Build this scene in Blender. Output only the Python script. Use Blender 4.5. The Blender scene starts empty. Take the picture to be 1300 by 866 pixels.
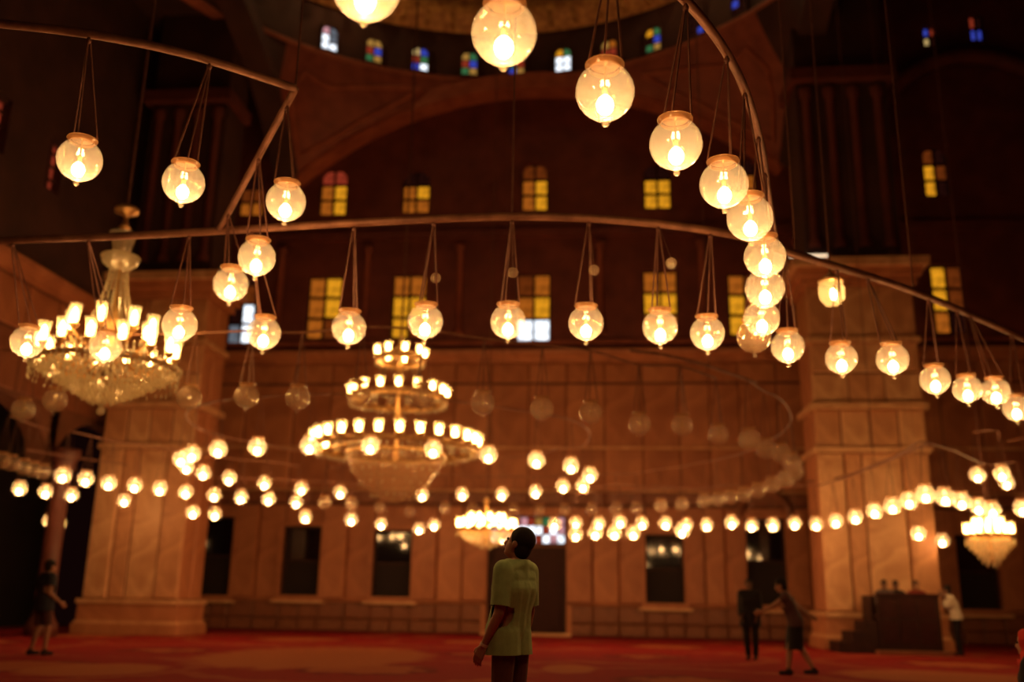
import bpy, bmesh, math, random
from math import sin, cos, pi, radians, sqrt, atan2
from mathutils import Vector, Matrix
random.seed(7)
S = bpy.context.scene
COL = S.collection

# ------------------------------------------------------------------ camera, world, exposure
FPX = 1209.0
CAM = Vector((2.6, 0.0, 1.2))
YAW, PITCH, ROLL = radians(5.6), radians(15.1), radians(1.0)
FW = Vector((-sin(YAW) * cos(PITCH), cos(YAW) * cos(PITCH), sin(PITCH)))
R0 = Vector((cos(YAW), sin(YAW), 0))
U0 = R0.cross(FW)
RT = R0 * cos(ROLL) + U0 * sin(ROLL)
UP = -R0 * sin(ROLL) + U0 * cos(ROLL)
cd = bpy.data.cameras.new('camera')
cam = bpy.data.objects.new('camera', cd)
COL.objects.link(cam)
cam.matrix_world = Matrix(((RT.x, UP.x, -FW.x, CAM.x), (RT.y, UP.y, -FW.y, CAM.y), (RT.z, UP.z, -FW.z, CAM.z), (0, 0, 0, 1)))
cd.sensor_width = 36.0
cd.lens = FPX / 1300 * 36.0
cd.clip_end = 200
cd.dof.use_dof = True
cd.dof.focus_distance = 7.0
cd.dof.aperture_fstop = 0.65
S.camera = cam
w = bpy.data.worlds.new('world')
S.world = w
w.use_nodes = True
w.node_tree.nodes['Background'].inputs[0].default_value = (0.30, 0.07, 0.06, 1)
w.node_tree.nodes['Background'].inputs[1].default_value = 0.014
S.view_settings.view_transform = 'Standard'
S.view_settings.look = 'None'
S.view_settings.exposure = 0.0
S.view_settings.gamma = 1.0
S.view_settings.use_curve_mapping = False
try:
    S.cycles.max_bounces = 8
    S.cycles.transparent_max_bounces = 24
    S.cycles.sample_clamp_indirect = 2.0
    S.cycles.caustics_reflective = False
    S.cycles.caustics_refractive = False
    S.cycles.use_light_tree = True
except Exception:
    pass


def ray(x, y):
    return FW * FPX + RT * (x - 650) - UP * (y - 433)


def PZ(x, y, z):
    d = ray(x, y)
    return CAM + d * ((z - CAM.z) / d.z)


def PY(x, y, Y):
    d = ray(x, y)
    return CAM + d * ((Y - CAM.y) / d.y)


# ------------------------------------------------------------------ materials
MATS = {}


def mat_new(name):
    m = bpy.data.materials.new(name)
    m.use_nodes = True
    nt = m.node_tree
    nt.nodes.clear()
    out = nt.nodes.new('ShaderNodeOutputMaterial')
    MATS[name] = m
    return m, nt, out


def surf(name, c1, c2=None, rough=0.5, scale=2.0, metal=0.0, bump=0.0, bscale=None, spec=0.5, detail=6, dist=0.0):
    m, nt, out = mat_new(name)
    b = nt.nodes.new('ShaderNodeBsdfPrincipled')
    b.inputs['Roughness'].default_value = rough
    b.inputs['Metallic'].default_value = metal
    b.inputs['Specular IOR Level'].default_value = spec
    if c2 is None:
        c2 = tuple(min(1, v * 0.8) for v in c1)
    tc = nt.nodes.new('ShaderNodeTexCoord')
    no = nt.nodes.new('ShaderNodeTexNoise')
    no.inputs['Scale'].default_value = scale
    no.inputs['Detail'].default_value = detail
    no.inputs['Distortion'].default_value = dist
    nt.links.new(tc.outputs['Object'], no.inputs['Vector'])
    rp = nt.nodes.new('ShaderNodeValToRGB')
    rp.color_ramp.elements[0].position = 0.35
    rp.color_ramp.elements[1].position = 0.68
    rp.color_ramp.elements[0].color = (*c2, 1)
    rp.color_ramp.elements[1].color = (*c1, 1)
    nt.links.new(no.outputs['Fac'], rp.inputs['Fac'])
    nt.links.new(rp.outputs['Color'], b.inputs['Base Color'])
    if bump:
        n2 = nt.nodes.new('ShaderNodeTexNoise')
        n2.inputs['Scale'].default_value = bscale or scale * 8
        n2.inputs['Detail'].default_value = 4
        nt.links.new(tc.outputs['Object'], n2.inputs['Vector'])
        bp = nt.nodes.new('ShaderNodeBump')
        bp.inputs['Strength'].default_value = bump
        bp.inputs['Distance'].default_value = 0.02
        nt.links.new(n2.outputs['Fac'], bp.inputs['Height'])
        nt.links.new(bp.outputs['Normal'], b.inputs['Normal'])
    nt.links.new(b.outputs[0], out.inputs['Surface'])
    return m


def emit(name, col, strength, c2=None, scale=6.0):
    m, nt, out = mat_new(name)
    e = nt.nodes.new('ShaderNodeEmission')
    e.inputs['Strength'].default_value = strength
    if c2 is None:
        e.inputs['Color'].default_value = (*col, 1)
    else:
        tc = nt.nodes.new('ShaderNodeTexCoord')
        no = nt.nodes.new('ShaderNodeTexNoise')
        no.inputs['Scale'].default_value = scale
        nt.links.new(tc.outputs['Object'], no.inputs['Vector'])
        rp = nt.nodes.new('ShaderNodeValToRGB')
        rp.color_ramp.elements[0].position = 0.38
        rp.color_ramp.elements[1].position = 0.6
        rp.color_ramp.elements[0].color = (*c2, 1)
        rp.color_ramp.elements[1].color = (*col, 1)
        nt.links.new(no.outputs['Fac'], rp.inputs['Fac'])
        nt.links.new(rp.outputs['Color'], e.inputs['Color'])
    nt.links.new(e.outputs[0], out.inputs['Surface'])
    return m


def glassy(name, tint, scatter, rough=0.06, fres=1.45, gl=(1, 0.95, 0.85), sheen=0.03):
    """thin lamp glass: partly clear, partly milky, with a sheen"""
    m, nt, out = mat_new(name)
    tr = nt.nodes.new('ShaderNodeBsdfTransparent')
    tr.inputs['Color'].default_value = (1, 0.97, 0.9, 1)
    tl = nt.nodes.new('ShaderNodeBsdfTranslucent')
    tl.inputs['Color'].default_value = (*tint, 1)
    df = nt.nodes.new('ShaderNodeBsdfDiffuse')
    df.inputs['Color'].default_value = (*tint, 1)
    mx0 = nt.nodes.new('ShaderNodeMixShader')
    mx0.inputs[0].default_value = 0.3
    nt.links.new(tl.outputs[0], mx0.inputs[1])
    nt.links.new(df.outputs[0], mx0.inputs[2])
    mx = nt.nodes.new('ShaderNodeMixShader')
    mx.inputs[0].default_value = scatter
    nt.links.new(tr.outputs[0], mx.inputs[1])
    nt.links.new(mx0.outputs[0], mx.inputs[2])
    g = nt.nodes.new('ShaderNodeBsdfGlossy')
    g.inputs['Roughness'].default_value = rough
    g.inputs['Color'].default_value = (*gl, 1)
    lw = nt.nodes.new('ShaderNodeLayerWeight')
    lw.inputs['Blend'].default_value = 0.5
    pw = nt.nodes.new('ShaderNodeMath')
    pw.operation = 'POWER'
    nt.links.new(lw.outputs['Facing'], pw.inputs[0])
    pw.inputs[1].default_value = 4.0
    fr = nt.nodes.new('ShaderNodeMath')
    fr.operation = 'MULTIPLY_ADD'
    nt.links.new(pw.outputs[0], fr.inputs[0])
    fr.inputs[1].default_value = fres - 1.0
    fr.inputs[2].default_value = sheen
    mx2 = nt.nodes.new('ShaderNodeMixShader')
    nt.links.new(fr.outputs[0], mx2.inputs[0])
    nt.links.new(mx.outputs[0], mx2.inputs[1])
    nt.links.new(g.outputs[0], mx2.inputs[2])
    nt.links.new(mx2.outputs[0], out.inputs['Surface'])
    return m


LAMP = (1.0, 0.53, 0.20)
surf('alabaster', (0.54, 0.205, 0.09), (0.36, 0.12, 0.052), 0.55, 0.9, bump=0.15, detail=8, dist=1.2)
surf('alabaster_pale', (0.80, 0.46, 0.24), (0.56, 0.27, 0.125), 0.5, 1.1, bump=0.12, detail=8, dist=1.5)
surf('alabaster_warm', (0.62, 0.25, 0.115), (0.42, 0.15, 0.066), 0.55, 0.9, bump=0.15, detail=8, dist=1.2)
surf('alabaster_tan', (0.72, 0.36, 0.175), (0.48, 0.21, 0.095), 0.55, 1.0, bump=0.12, detail=8, dist=1.5)
surf('alabaster_dark', (0.30, 0.105, 0.05), (0.20, 0.065, 0.032), 0.45, 1.0, bump=0.15, detail=8, dist=1.2)
surf('joint_stone', (0.20, 0.07, 0.035), (0.13, 0.045, 0.022), 0.7, 1.5)
surf('painted_plaster', (0.19, 0.042, 0.027), (0.12, 0.026, 0.018), 0.7, 1.2, bump=0.1)
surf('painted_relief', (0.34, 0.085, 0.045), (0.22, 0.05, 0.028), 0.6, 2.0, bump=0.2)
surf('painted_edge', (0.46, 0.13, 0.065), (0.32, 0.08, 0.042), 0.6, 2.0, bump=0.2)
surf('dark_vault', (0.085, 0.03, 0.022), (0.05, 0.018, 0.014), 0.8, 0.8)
surf('gilding', (0.78, 0.44, 0.14), (0.40, 0.17, 0.055), 0.45, 4.0, metal=0.2, bump=0.4, bscale=9)
surf('iron', (0.34, 0.15, 0.08), (0.20, 0.08, 0.045), 0.5, 5, metal=0.35)
surf('chain_iron', (0.22, 0.085, 0.055), (0.13, 0.05, 0.03), 0.5, 9, metal=0.3)
surf('brass', (0.78, 0.48, 0.2), (0.5, 0.26, 0.1), 0.32, 6, metal=0.75)
surf('dark_wood', (0.045, 0.014, 0.010), (0.025, 0.008, 0.006), 0.6, 3, dist=2, spec=0.25)
surf('red_wood', (0.045, 0.010, 0.008), (0.03, 0.006, 0.005), 0.6, 3, dist=2, spec=0.2)
surf('dark_glass', (0.012, 0.008, 0.012), (0.008, 0.005, 0.008), 0.06, 1, spec=0.8)  # opaque glass; the darkness behind the windows is put into its colour
surf('room_darkness', (0.02, 0.01, 0.01), None, 0.9, 1)  # darkness of unlit gallery and window openings, painted as near-black
surf('column_red', (0.17, 0.05, 0.035), (0.11, 0.032, 0.022), 0.4, 2)
glassy('lit_glass', (1.0, 0.95, 0.82), 0.085, 0.05, 1.35, sheen=0.05)
glassy('far_glow_glass', (1.0, 0.93, 0.78), 0.16, 0.2, 1.2)  # same globe glass made milkier, so the far lamps' soft glow sits in it
glassy('collar_glass', (0.8, 0.45, 0.22), 0.5, 0.2, 1.3)
glassy('bowl_crystal', (0.9, 0.58, 0.36), 0.26, 0.15, 1.2)
glassy('clear_globe_glass', (0.95, 0.72, 0.5), 0.26, 0.04, 1.45, sheen=0.10)
glassy('crystal', (1.0, 0.88, 0.64), 0.5, 0.1, 1.3, sheen=0.16)
glassy('shade_glass', (1.0, 0.92, 0.72), 0.25, 0.06, 1.3)
emit('bulb_glow', LAMP, 165.0)
emit('candle_glow', (1.0, 0.54, 0.17), 80.0)
emit('tube_glow', (1.0, 0.72, 0.45), 1.6)
for n, c, s in (('yellow', (1.0, 0.40, 0.015), 0.80), ('amber', (0.95, 0.24, 0.02), 0.42), ('dim_amber', (0.8, 0.15, 0.02), 0.17),
                ('pale', (1.0, 0.68, 0.25), 0.6), ('red', (0.9, 0.10, 0.04), 0.32), ('white', (0.86, 0.92, 1.0), 1.9),
                ('grey', (0.45, 0.5, 0.6), 0.32), ('blue', (0.08, 0.12, 0.95), 0.5), ('green', (0.12, 0.45, 0.16), 0.35),
                ('pink', (1.0, 0.45, 0.5), 0.7), ('gold', (1.0, 0.5, 0.1), 0.42), ('dark', (0.25, 0.05, 0.03), 0.06)):
    emit('pane_' + n, c, s, tuple(v * 0.6 for v in c), 5.0)


# carpet
def carpet():
    m, nt, out = mat_new('carpet')
    L = nt.links.new
    b = nt.nodes.new('ShaderNodeBsdfPrincipled')
    b.inputs['Roughness'].default_value = 0.95
    b.inputs['Specular IOR Level'].default_value = 0.1
    tc = nt.nodes.new('ShaderNodeTexCoord')
    red = (0.27, 0.014, 0.014, 1)
    tan = (0.36, 0.085, 0.032, 1)
    mp = nt.nodes.new('ShaderNodeMapping')
    mp.inputs['Scale'].default_value = (0.19, 0.19, 1)
    mp.inputs['Location'].default_value = (0.36, 0.1, 0)
    L(tc.outputs['Object'], mp.inputs['Vector'])
    vo = nt.nodes.new('ShaderNodeTexVoronoi')
    vo.inputs['Scale'].default_value = 1.0
    vo.inputs['Randomness'].default_value = 0.35
    L(mp.outputs[0], vo.inputs['Vector'])
    no = nt.nodes.new('ShaderNodeTexNoise')
    no.inputs['Scale'].default_value = 2.2
    no.inputs['Detail'].default_value = 5
    L(tc.outputs['Object'], no.inputs['Vector'])
    ad = nt.nodes.new('ShaderNodeMath')
    ad.operation = 'MULTIPLY_ADD'
    L(no.outputs['Fac'], ad.inputs[0])
    ad.inputs[1].default_value = 0.22
    L(vo.outputs['Distance'], ad.inputs[2])
    rp = nt.nodes.new('ShaderNodeValToRGB')
    cr = rp.color_ramp
    cr.elements[0].position = 0.0
    cr.elements[0].color = tan
    cr.elements[1].position = 1.0
    cr.elements[1].color = red
    for p, c in ((0.34, tan), (0.37, (0.17, 0.012, 0.010, 1)), (0.41, red), (0.62, red), (0.65, (0.33, 0.06, 0.028, 1)), (0.69, (0.33, 0.055, 0.028, 1)), (0.72, red)):
        e = cr.elements.new(p)
        e.color = c
    L(ad.outputs[0], rp.inputs['Fac'])
    col = rp.outputs['Color']
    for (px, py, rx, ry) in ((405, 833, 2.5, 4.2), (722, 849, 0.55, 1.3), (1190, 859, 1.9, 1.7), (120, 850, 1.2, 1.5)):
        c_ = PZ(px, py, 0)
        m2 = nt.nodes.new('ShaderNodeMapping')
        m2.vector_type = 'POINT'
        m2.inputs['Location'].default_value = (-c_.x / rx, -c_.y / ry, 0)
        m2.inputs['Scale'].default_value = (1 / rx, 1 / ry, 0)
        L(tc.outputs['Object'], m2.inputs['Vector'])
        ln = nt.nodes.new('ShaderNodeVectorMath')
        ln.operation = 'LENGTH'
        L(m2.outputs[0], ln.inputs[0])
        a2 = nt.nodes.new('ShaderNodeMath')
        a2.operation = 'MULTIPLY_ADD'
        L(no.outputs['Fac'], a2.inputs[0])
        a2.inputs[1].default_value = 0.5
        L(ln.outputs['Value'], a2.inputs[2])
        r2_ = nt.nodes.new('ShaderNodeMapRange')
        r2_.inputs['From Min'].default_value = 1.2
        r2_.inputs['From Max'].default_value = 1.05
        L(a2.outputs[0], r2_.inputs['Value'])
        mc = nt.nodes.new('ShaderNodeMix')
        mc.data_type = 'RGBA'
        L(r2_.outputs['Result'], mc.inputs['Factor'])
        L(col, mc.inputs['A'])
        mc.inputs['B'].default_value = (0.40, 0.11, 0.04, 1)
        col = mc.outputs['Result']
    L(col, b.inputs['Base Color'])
    n2 = nt.nodes.new('ShaderNodeTexNoise')
    n2.inputs['Scale'].default_value = 90
    L(tc.outputs['Object'], n2.inputs['Vector'])
    bp = nt.nodes.new('ShaderNodeBump')
    bp.inputs['Strength'].default_value = 0.3
    bp.inputs['Distance'].default_value = 0.01
    L(n2.outputs['Fac'], bp.inputs['Height'])
    L(bp.outputs['Normal'], b.inputs['Normal'])
    L(b.outputs[0], out.inputs['Surface'])


carpet()


# ------------------------------------------------------------------ mesh helpers
class MB:
    def __init__(s):
        s.v, s.f = [], []

    def add(s, vs, fs):
        o = len(s.v)
        s.v += [tuple(v) for v in vs]
        s.f += [tuple(i + o for i in f) for f in fs]
        return s

    def box(s, a, b):
        x0, y0, z0 = a
        x1, y1, z1 = b
        return s.add([(x0, y0, z0), (x1, y0, z0), (x1, y1, z0), (x0, y1, z0), (x0, y0, z1), (x1, y0, z1), (x1, y1, z1), (x0, y1, z1)],
                     [(0, 3, 2, 1), (4, 5, 6, 7), (0, 1, 5, 4), (1, 2, 6, 5), (2, 3, 7, 6), (3, 0, 4, 7)])

    def lathe(s, prof, n=20, c=(0, 0, 0), a0=0.0, a1=2 * pi):
        full = abs(a1 - a0 - 2 * pi) < 1e-6
        m = n if full else n + 1
        vs = []
        for r, z in prof:
            for i in range(m):
                a = a0 + (a1 - a0) * i / n
                vs.append((c[0] + r * cos(a), c[1] + r * sin(a), c[2] + z))
        fs = []
        for j in range(len(prof) - 1):
            for i in range(n):
                k = (i + 1) % m
                fs.append((j * m + i, j * m + k, (j + 1) * m + k, (j + 1) * m + i))
        return s.add(vs, fs)

    def tube(s, pts, r, n=8, caps=True):
        pts = [Vector(p) for p in pts]
        rs = r if isinstance(r, (list, tuple)) else [r] * len(pts)
        vs = []
        prev = None
        for i, p in enumerate(pts):
            t = (pts[min(i + 1, len(pts) - 1)] - pts[max(i - 1, 0)])
            if t.length < 1e-9:
                t = Vector((0, 0, 1))
            t.normalize()
            if prev is None:
                a = Vector((0, 0, 1)) if abs(t.z) < 0.9 else Vector((1, 0, 0))
                u = t.cross(a).normalized()
            else:
                u = (prev - t * prev.dot(t)).normalized()
            prev = u
            v = t.cross(u)
            for k in range(n):
                an = 2 * pi * k / n
                vs.append(p + (u * cos(an) + v * sin(an)) * rs[i])
        fs = []
        for i in range(len(pts) - 1):
            for k in range(n):
                k2 = (k + 1) % n
                fs.append((i * n + k, i * n + k2, (i + 1) * n + k2, (i + 1) * n + k))
        if caps:
            fs.append(tuple(range(n - 1, -1, -1)))
            fs.append(tuple((len(pts) - 1) * n + k for k in range(n)))
        return s.add(vs, fs)

    def sphere(s, c, r, n=12, m=8):
        rx, ry, rz = (r, r, r) if not isinstance(r, (tuple, list)) else r
        vs = [(c[0], c[1], c[2] - rz)]
        for j in range(1, m):
            t = -pi / 2 + pi * j / m
            for i in range(n):
                a = 2 * pi * i / n
                vs.append((c[0] + rx * cos(t) * cos(a), c[1] + ry * cos(t) * sin(a), c[2] + rz * sin(t)))
        vs.append((c[0], c[1], c[2] + rz))
        fs = []
        for i in range(n):
            fs.append((0, 1 + (i + 1) % n, 1 + i))
            fs.append((len(vs) - 1, 1 + (m - 2) * n + i, 1 + (m - 2) * n + (i + 1) % n))
        for j in range(m - 2):
            for i in range(n):
                fs.append((1 + j * n + i, 1 + j * n + (i + 1) % n, 1 + (j + 1) * n + (i + 1) % n, 1 + (j + 1) * n + i))
        return s.add(vs, fs)

    def drop(s, c, r, h):
        x, y, z = c
        return s.add([(x, y, z), (x + r, y, z - h * .6), (x, y + r, z - h * .6), (x - r, y, z - h * .6), (x, y - r, z - h * .6), (x, y, z - h)],
                     [(0, 1, 2), (0, 2, 3), (0, 3, 4), (0, 4, 1), (5, 2, 1), (5, 3, 2), (5, 4, 3), (5, 1, 4)])

    def mesh(s, name, mat, smooth=False):
        me = bpy.data.meshes.new(name)
        me.from_pydata(s.v, [], s.f)
        if mat:
            me.materials.append(MATS[mat])
        if smooth:
            me.polygons.foreach_set('use_smooth', [True] * len(me.polygons))
        me.update()
        return me


def put(name, me, parent=None, loc=(0, 0, 0), rz=0.0, label=None, cat=None, group=None, kind=None):
    o = bpy.data.objects.new(name, me)
    COL.objects.link(o)
    o.location = loc
    if rz:
        o.rotation_euler = (0, 0, rz)
    if parent is not None:
        o.parent = parent
    for k, v in (('label', label), ('category', cat), ('group', group), ('kind', kind)):
        if v:
            o[k] = v
    return o


def chamfer_panel(w, h, t=0.05, c=0.035):
    """marble slab lying in the xz plane, front towards -y, origin at its lower left back corner"""
    m = MB()
    vs = [(0, 0, 0), (w, 0, 0), (w, 0, h), (0, 0, h), (0, -t * .5, 0), (w, -t * .5, 0), (w, -t * .5, h), (0, -t * .5, h),
          (c, -t, c), (w - c, -t, c), (w - c, -t, h - c), (c, -t, h - c)]
    fs = [(8, 9, 10, 11)]
    for a, b in ((0, 4), (4, 8)):
        for i in range(4):
            j = (i + 1) % 4
            fs.append((a + i, a + j, b + j, b + i))
    return m.add(vs, fs)


PANEL = {}


def panel(x0, x1, z0, z1, y, mat, parent, t=0.05, rz=0.0, origin=None, name='marble_panel'):
    g = 0.018
    w_, h_ = round(x1 - x0 - 2 * g, 2), round(z1 - z0 - 2 * g, 2)
    if w_ < 0.06 or h_ < 0.06:
        return None
    key = (w_, h_, mat, t)
    if key not in PANEL:
        PANEL[key] = chamfer_panel(w_, h_, t).mesh(name, mat)
    loc = (x0 + g, y, z0 + g) if origin is None else origin
    return put(name, PANEL[key], parent, loc, rz)


def wall_mesh(u0, u1, z0, z1, holes, thick, frame):
    """wall in (u,z) with rectangular holes; frame(u,d,z)->world, d = depth into the wall"""
    us = sorted({u0, u1, *[h[0] for h in holes], *[h[1] for h in holes]})
    zs = sorted({z0, z1, *[h[2] for h in holes], *[h[3] for h in holes]})
    m = MB()

    def q(*p):
        m.add([frame(*a) for a in p], [(0, 1, 2, 3)])
    for i in range(len(us) - 1):
        for j in range(len(zs) - 1):
            a, b, c, d = us[i], us[i + 1], zs[j], zs[j + 1]
            um, zm = (a + b) / 2, (c + d) / 2
            if any(h[0] < um < h[1] and h[2] < zm < h[3] for h in holes):
                continue
            q((a, 0, c), (b, 0, c), (b, 0, d), (a, 0, d))
            q((a, thick, d), (b, thick, d), (b, thick, c), (a, thick, c))
    for a, b, c, d in holes + [(u0, u1, z0, z1)]:
        q((a, 0, c), (a, 0, d), (a, thick, d), (a, thick, c))
        q((b, 0, d), (b, 0, c), (b, thick, c), (b, thick, d))
        q((a, 0, d), (b, 0, d), (b, thick, d), (a, thick, d))
        q((b, 0, c), (a, 0, c), (a, thick, c), (b, thick, c))
    return m


def spline(pts, n=8, closed=False):
    pts = [Vector(p) for p in pts]
    out = []
    N = len(pts)
    for i in range(N if closed else N - 1):
        if closed:
            p0, p1, p2, p3 = pts[(i - 1) % N], pts[i], pts[(i + 1) % N], pts[(i + 2) % N]
        else:
            p0, p1, p2, p3 = pts[max(i - 1, 0)], pts[i], pts[i + 1], pts[min(i + 2, N - 1)]
        for k in range(n):
            t = k / n
            out.append(0.5 * ((2 * p1) + (p2 - p0) * t + (2 * p0 - 5 * p1 + 4 * p2 - p3) * t * t + (3 * p1 - p0 - 3 * p2 + p3) * t ** 3))
    out.append(pts[0] if closed else pts[-1])
    return out


# ------------------------------------------------------------------ setting: floor, walls
W = 33.0           # inner face of the far wall
XL, XR = -13.0, 20.0
DADO = 9.75
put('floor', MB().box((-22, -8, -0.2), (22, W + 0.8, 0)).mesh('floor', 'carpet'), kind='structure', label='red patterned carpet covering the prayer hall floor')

LOW = [(-11.6, -10.3, 1.0, 3.8), (-8.5, -7.15, 1.05, 3.5), (-5.3, -3.95, 1.05, 3.4), (-1.33, 1.33, 0.02, 2.88), (-1.33, 1.33, 2.96, 3.95),
       (3.98, 5.25, 1.0, 3.35), (7.3, 8.6, 1.0, 3.9), (14.0, 15.3, 0.98, 3.45)]
ROW2 = [(-11.35, -10.35, 10.15, 12.5), (-8.34, -7.05, 10.3, 12.72), (-5.13, -3.84, 10.3, 12.75), (-0.5, 0.75, 10.15, 12.72), (4.08, 5.32, 10.3, 12.77), (7.1, 8.3, 10.3, 12.6), (14.15, 15.25, 10.3, 12.8)]
ROW1 = [(-11.35, -10.4, 15.25, 16.98), (-8.17, -7.1, 15.2, 17.1), (-4.95, -3.87, 15.22, 16.95), (-0.38, 0.62, 15.22, 17.12), (4.18, 5.2, 15.2, 17.0), (7.4, 8.3, 15.3, 17.1), (14.28, 15.15, 15.45, 17.35)]
SMALL = [(14.78, 15.3, 21.55, 22.4), (16.5, 17.0, 21.7, 22.8)]
fr_back = lambda u, d, z: (u, W + d, z)
wb = put('wall_back', wall_mesh(XL, XR, 0, DADO, LOW, 0.5, fr_back).mesh('wall_back', 'joint_stone'), kind='structure', label='alabaster lower wall with dark windows behind the lamps')
wu = put('wall_back_upper', wall_mesh(XL, XR, DADO, 26, ROW2 + ROW1 + SMALL, 0.5, fr_back).mesh('wall_back_upper', 'painted_plaster'), kind='structure', label='dark painted upper wall with two rows of amber windows')

# marble slabs of the dado
ROWS = [(0.0, 0.42, 0.10, 'alabaster_dark'), (0.42, 1.0, 0.06, 'alabaster_dark'), (1.05, 4.25, 0.05, 'alabaster'), (4.3, 4.75, 0.09, 'alabaster_dark'),
        (4.8, 6.25, 0.05, 'alabaster'), (6.3, 8.55, 0.05, 'alabaster'), (8.6, 9.3, 0.07, 'alabaster')]
edges = sorted([XL] + [e for h in LOW[:4] + LOW[5:] for e in (h[0], h[1])] + [XR])
kk = 0
for (z0, z1, t, mt) in ROWS:
    spans = []
    if z1 < 4.27:
        for i in range(0, len(edges) - 1):
            a, b = edges[i], edges[i + 1]
            spans.append((a, b, i % 2 == 1))
    else:
        spans = [(edges[i], edges[i + 1], False) for i in range(len(edges) - 1)]
    for a, b, is_open in spans:
        if is_open:
            hole = [h for h in LOW if abs(h[0] - a) < 0.01][0]
            if hole[2] < 0.5:
                if z0 > 1.0:
                    panel(a, b, 3.98, z1, W, mt, wb, t)
                continue
            if z0 > 1.0:
                if z1 - hole[3] > 0.15:
                    panel(a, b, hole[3] + 0.02, z1, W, mt, wb, t)
            else:
                n = 2
                for k in range(n):
                    panel(a + (b - a) * k / n, a + (b - a) * (k + 1) / n, z0, z1, W, mt, wb, t)
            continue
        n = max(1, round((b - a) / (0.8 if z1 < 4.3 else 1.3)))
        for k in range(n):
            kk += 1
            pil = (z0 > 1.0 and z1 < 4.3 and k % 2 == 0)
            mm = mt
            if mt == 'alabaster':
                mm = ('alabaster', 'alabaster_warm', 'alabaster')[(kk * 7) % 3]
            panel(a + (b - a) * k / n, a + (b - a) * (k + 1) / n, z0, z1, W, mm, wb, 0.16 if pil else t)
# cornices and mouldings running along the wall
for n_, (z0, prof, mt) in enumerate(((9.3, [(0, 0), (-0.12, 0.04), (-0.14, 0.16), (-0.3, 0.28), (-0.34, 0.45), (0, 0.46)], 'alabaster'),
                                     (4.72, [(0, 0), (-0.13, 0.02), (-0.13, 0.08), (0, 0.1)], 'alabaster_pale'),
                                     (0.98, [(0, 0), (-0.12, 0.02), (-0.12, 0.07), (0, 0.09)], 'alabaster'),
                                     (6.22, [(0, 0), (-0.09, 0.02), (-0.09, 0.09), (0, 0.1)], 'alabaster_pale'))):
    segs = [(XL, XR)] if z0 > 4 else [(edges[i], edges[i + 1]) for i in range(0, len(edges) - 1, 1) if not (abs(edges[i] + 1.33) < 0.01)]
    m = MB()
    for a, b in segs:
        k = len(prof)
        m.add([(a, W + d, z0 + z) for d, z in prof] + [(b, W + d, z0 + z) for d, z in prof],
              [(i, i + 1, k + i + 1, k + i) for i in range(k - 1)] + [tuple(range(k)), tuple(range(2 * k - 1, k - 1, -1))])
    put('trim_%d' % (n_ + 1), m.mesh('trim', mt), kind='structure')

# window builder ----------------------------------------------------
wn = [0]


def frame_ring(x0, x1, z0, z1, t, y0, y1):
    m = MB()
    m.box((x0, y0, z0), (x0 + t, y1, z1)).box((x1 - t, y0, z0), (x1, y1, z1))
    m.box((x0 + t, y0, z0), (x1 - t, y1, z0 + t)).box((x0 + t, y0, z1 - t), (x1 - t, y1, z1))
    return m


def arch_corners(x0, x1, z1, y0, y1):
    r = (x1 - x0) / 2
    xc = (x0 + x1) / 2
    m = MB()
    n = 6
    for sgn in (-1, 1):
        for i in range(n):
            a, b = pi / 2 * i / n, pi / 2 * (i + 1) / n
            p = [(xc + sgn * r * cos(a), z1 - r + r * sin(a)), (xc + sgn * r * cos(b), z1 - r + r * sin(b)),
                 (xc + sgn * r * cos(b), z1), (xc + sgn * r * cos(a), z1)]
            m.add([(x, y0, z) for x, z in p] + [(x, y1, z) for x, z in p], [(0, 1, 2, 3), (7, 6, 5, 4), (0, 4, 5, 1)])
    return m


def lit_window(h, panes, rows, label, arched):
    x0, x1, z0, z1 = h
    wn[0] += 1
    xc = (x0 + x1) / 2
    root = put('window_%d' % wn[0], None, None, (xc, W, z0), kind='structure', label=label)
    hw, hh = (x1 - x0) / 2, z1 - z0
    put('window_frame', frame_ring(-hw, hw, 0, hh, 0.06, 0.14, 0.24).mesh('frame', 'dark_wood'), root)
    if arched:
        put('arch_head', arch_corners(-hw, hw, hh, 0.04, 0.26).mesh('arch_head', 'painted_plaster'), root)
    cols = 2
    mu = MB().box((-0.045, 0.13, 0.06), (0.045, 0.23, hh - 0.06))
    for r in range(1, rows):
        z = hh * r / rows
        mu.box((-hw + 0.06, 0.135, z - 0.05), (hw - 0.06, 0.225, z + 0.05))
    put('muntin', mu.mesh('muntin', 'dark_wood'), root)
    pw, ph = (hw - 0.06 - 0.03), hh / rows
    for r in range(rows):
        for c in range(cols):
            pc = panes[r * 2 + c]
            a = -hw + 0.06 if c == 0 else 0.03
            za = max(0.06, ph * r + 0.03) if r == 0 else ph * r + 0.03
            zb = ph * (r + 1) - 0.03
            key = ('pane', round(pw, 3), round(zb - za, 3), pc)
            if key not in PANEL:
                PANEL[key] = MB().box((0, 0, 0), (pw, 0.02, zb - za)).mesh('pane', 'pane_' + pc)
            put('pane', PANEL[key], root, (a, 0.19, za))
    return root


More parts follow.
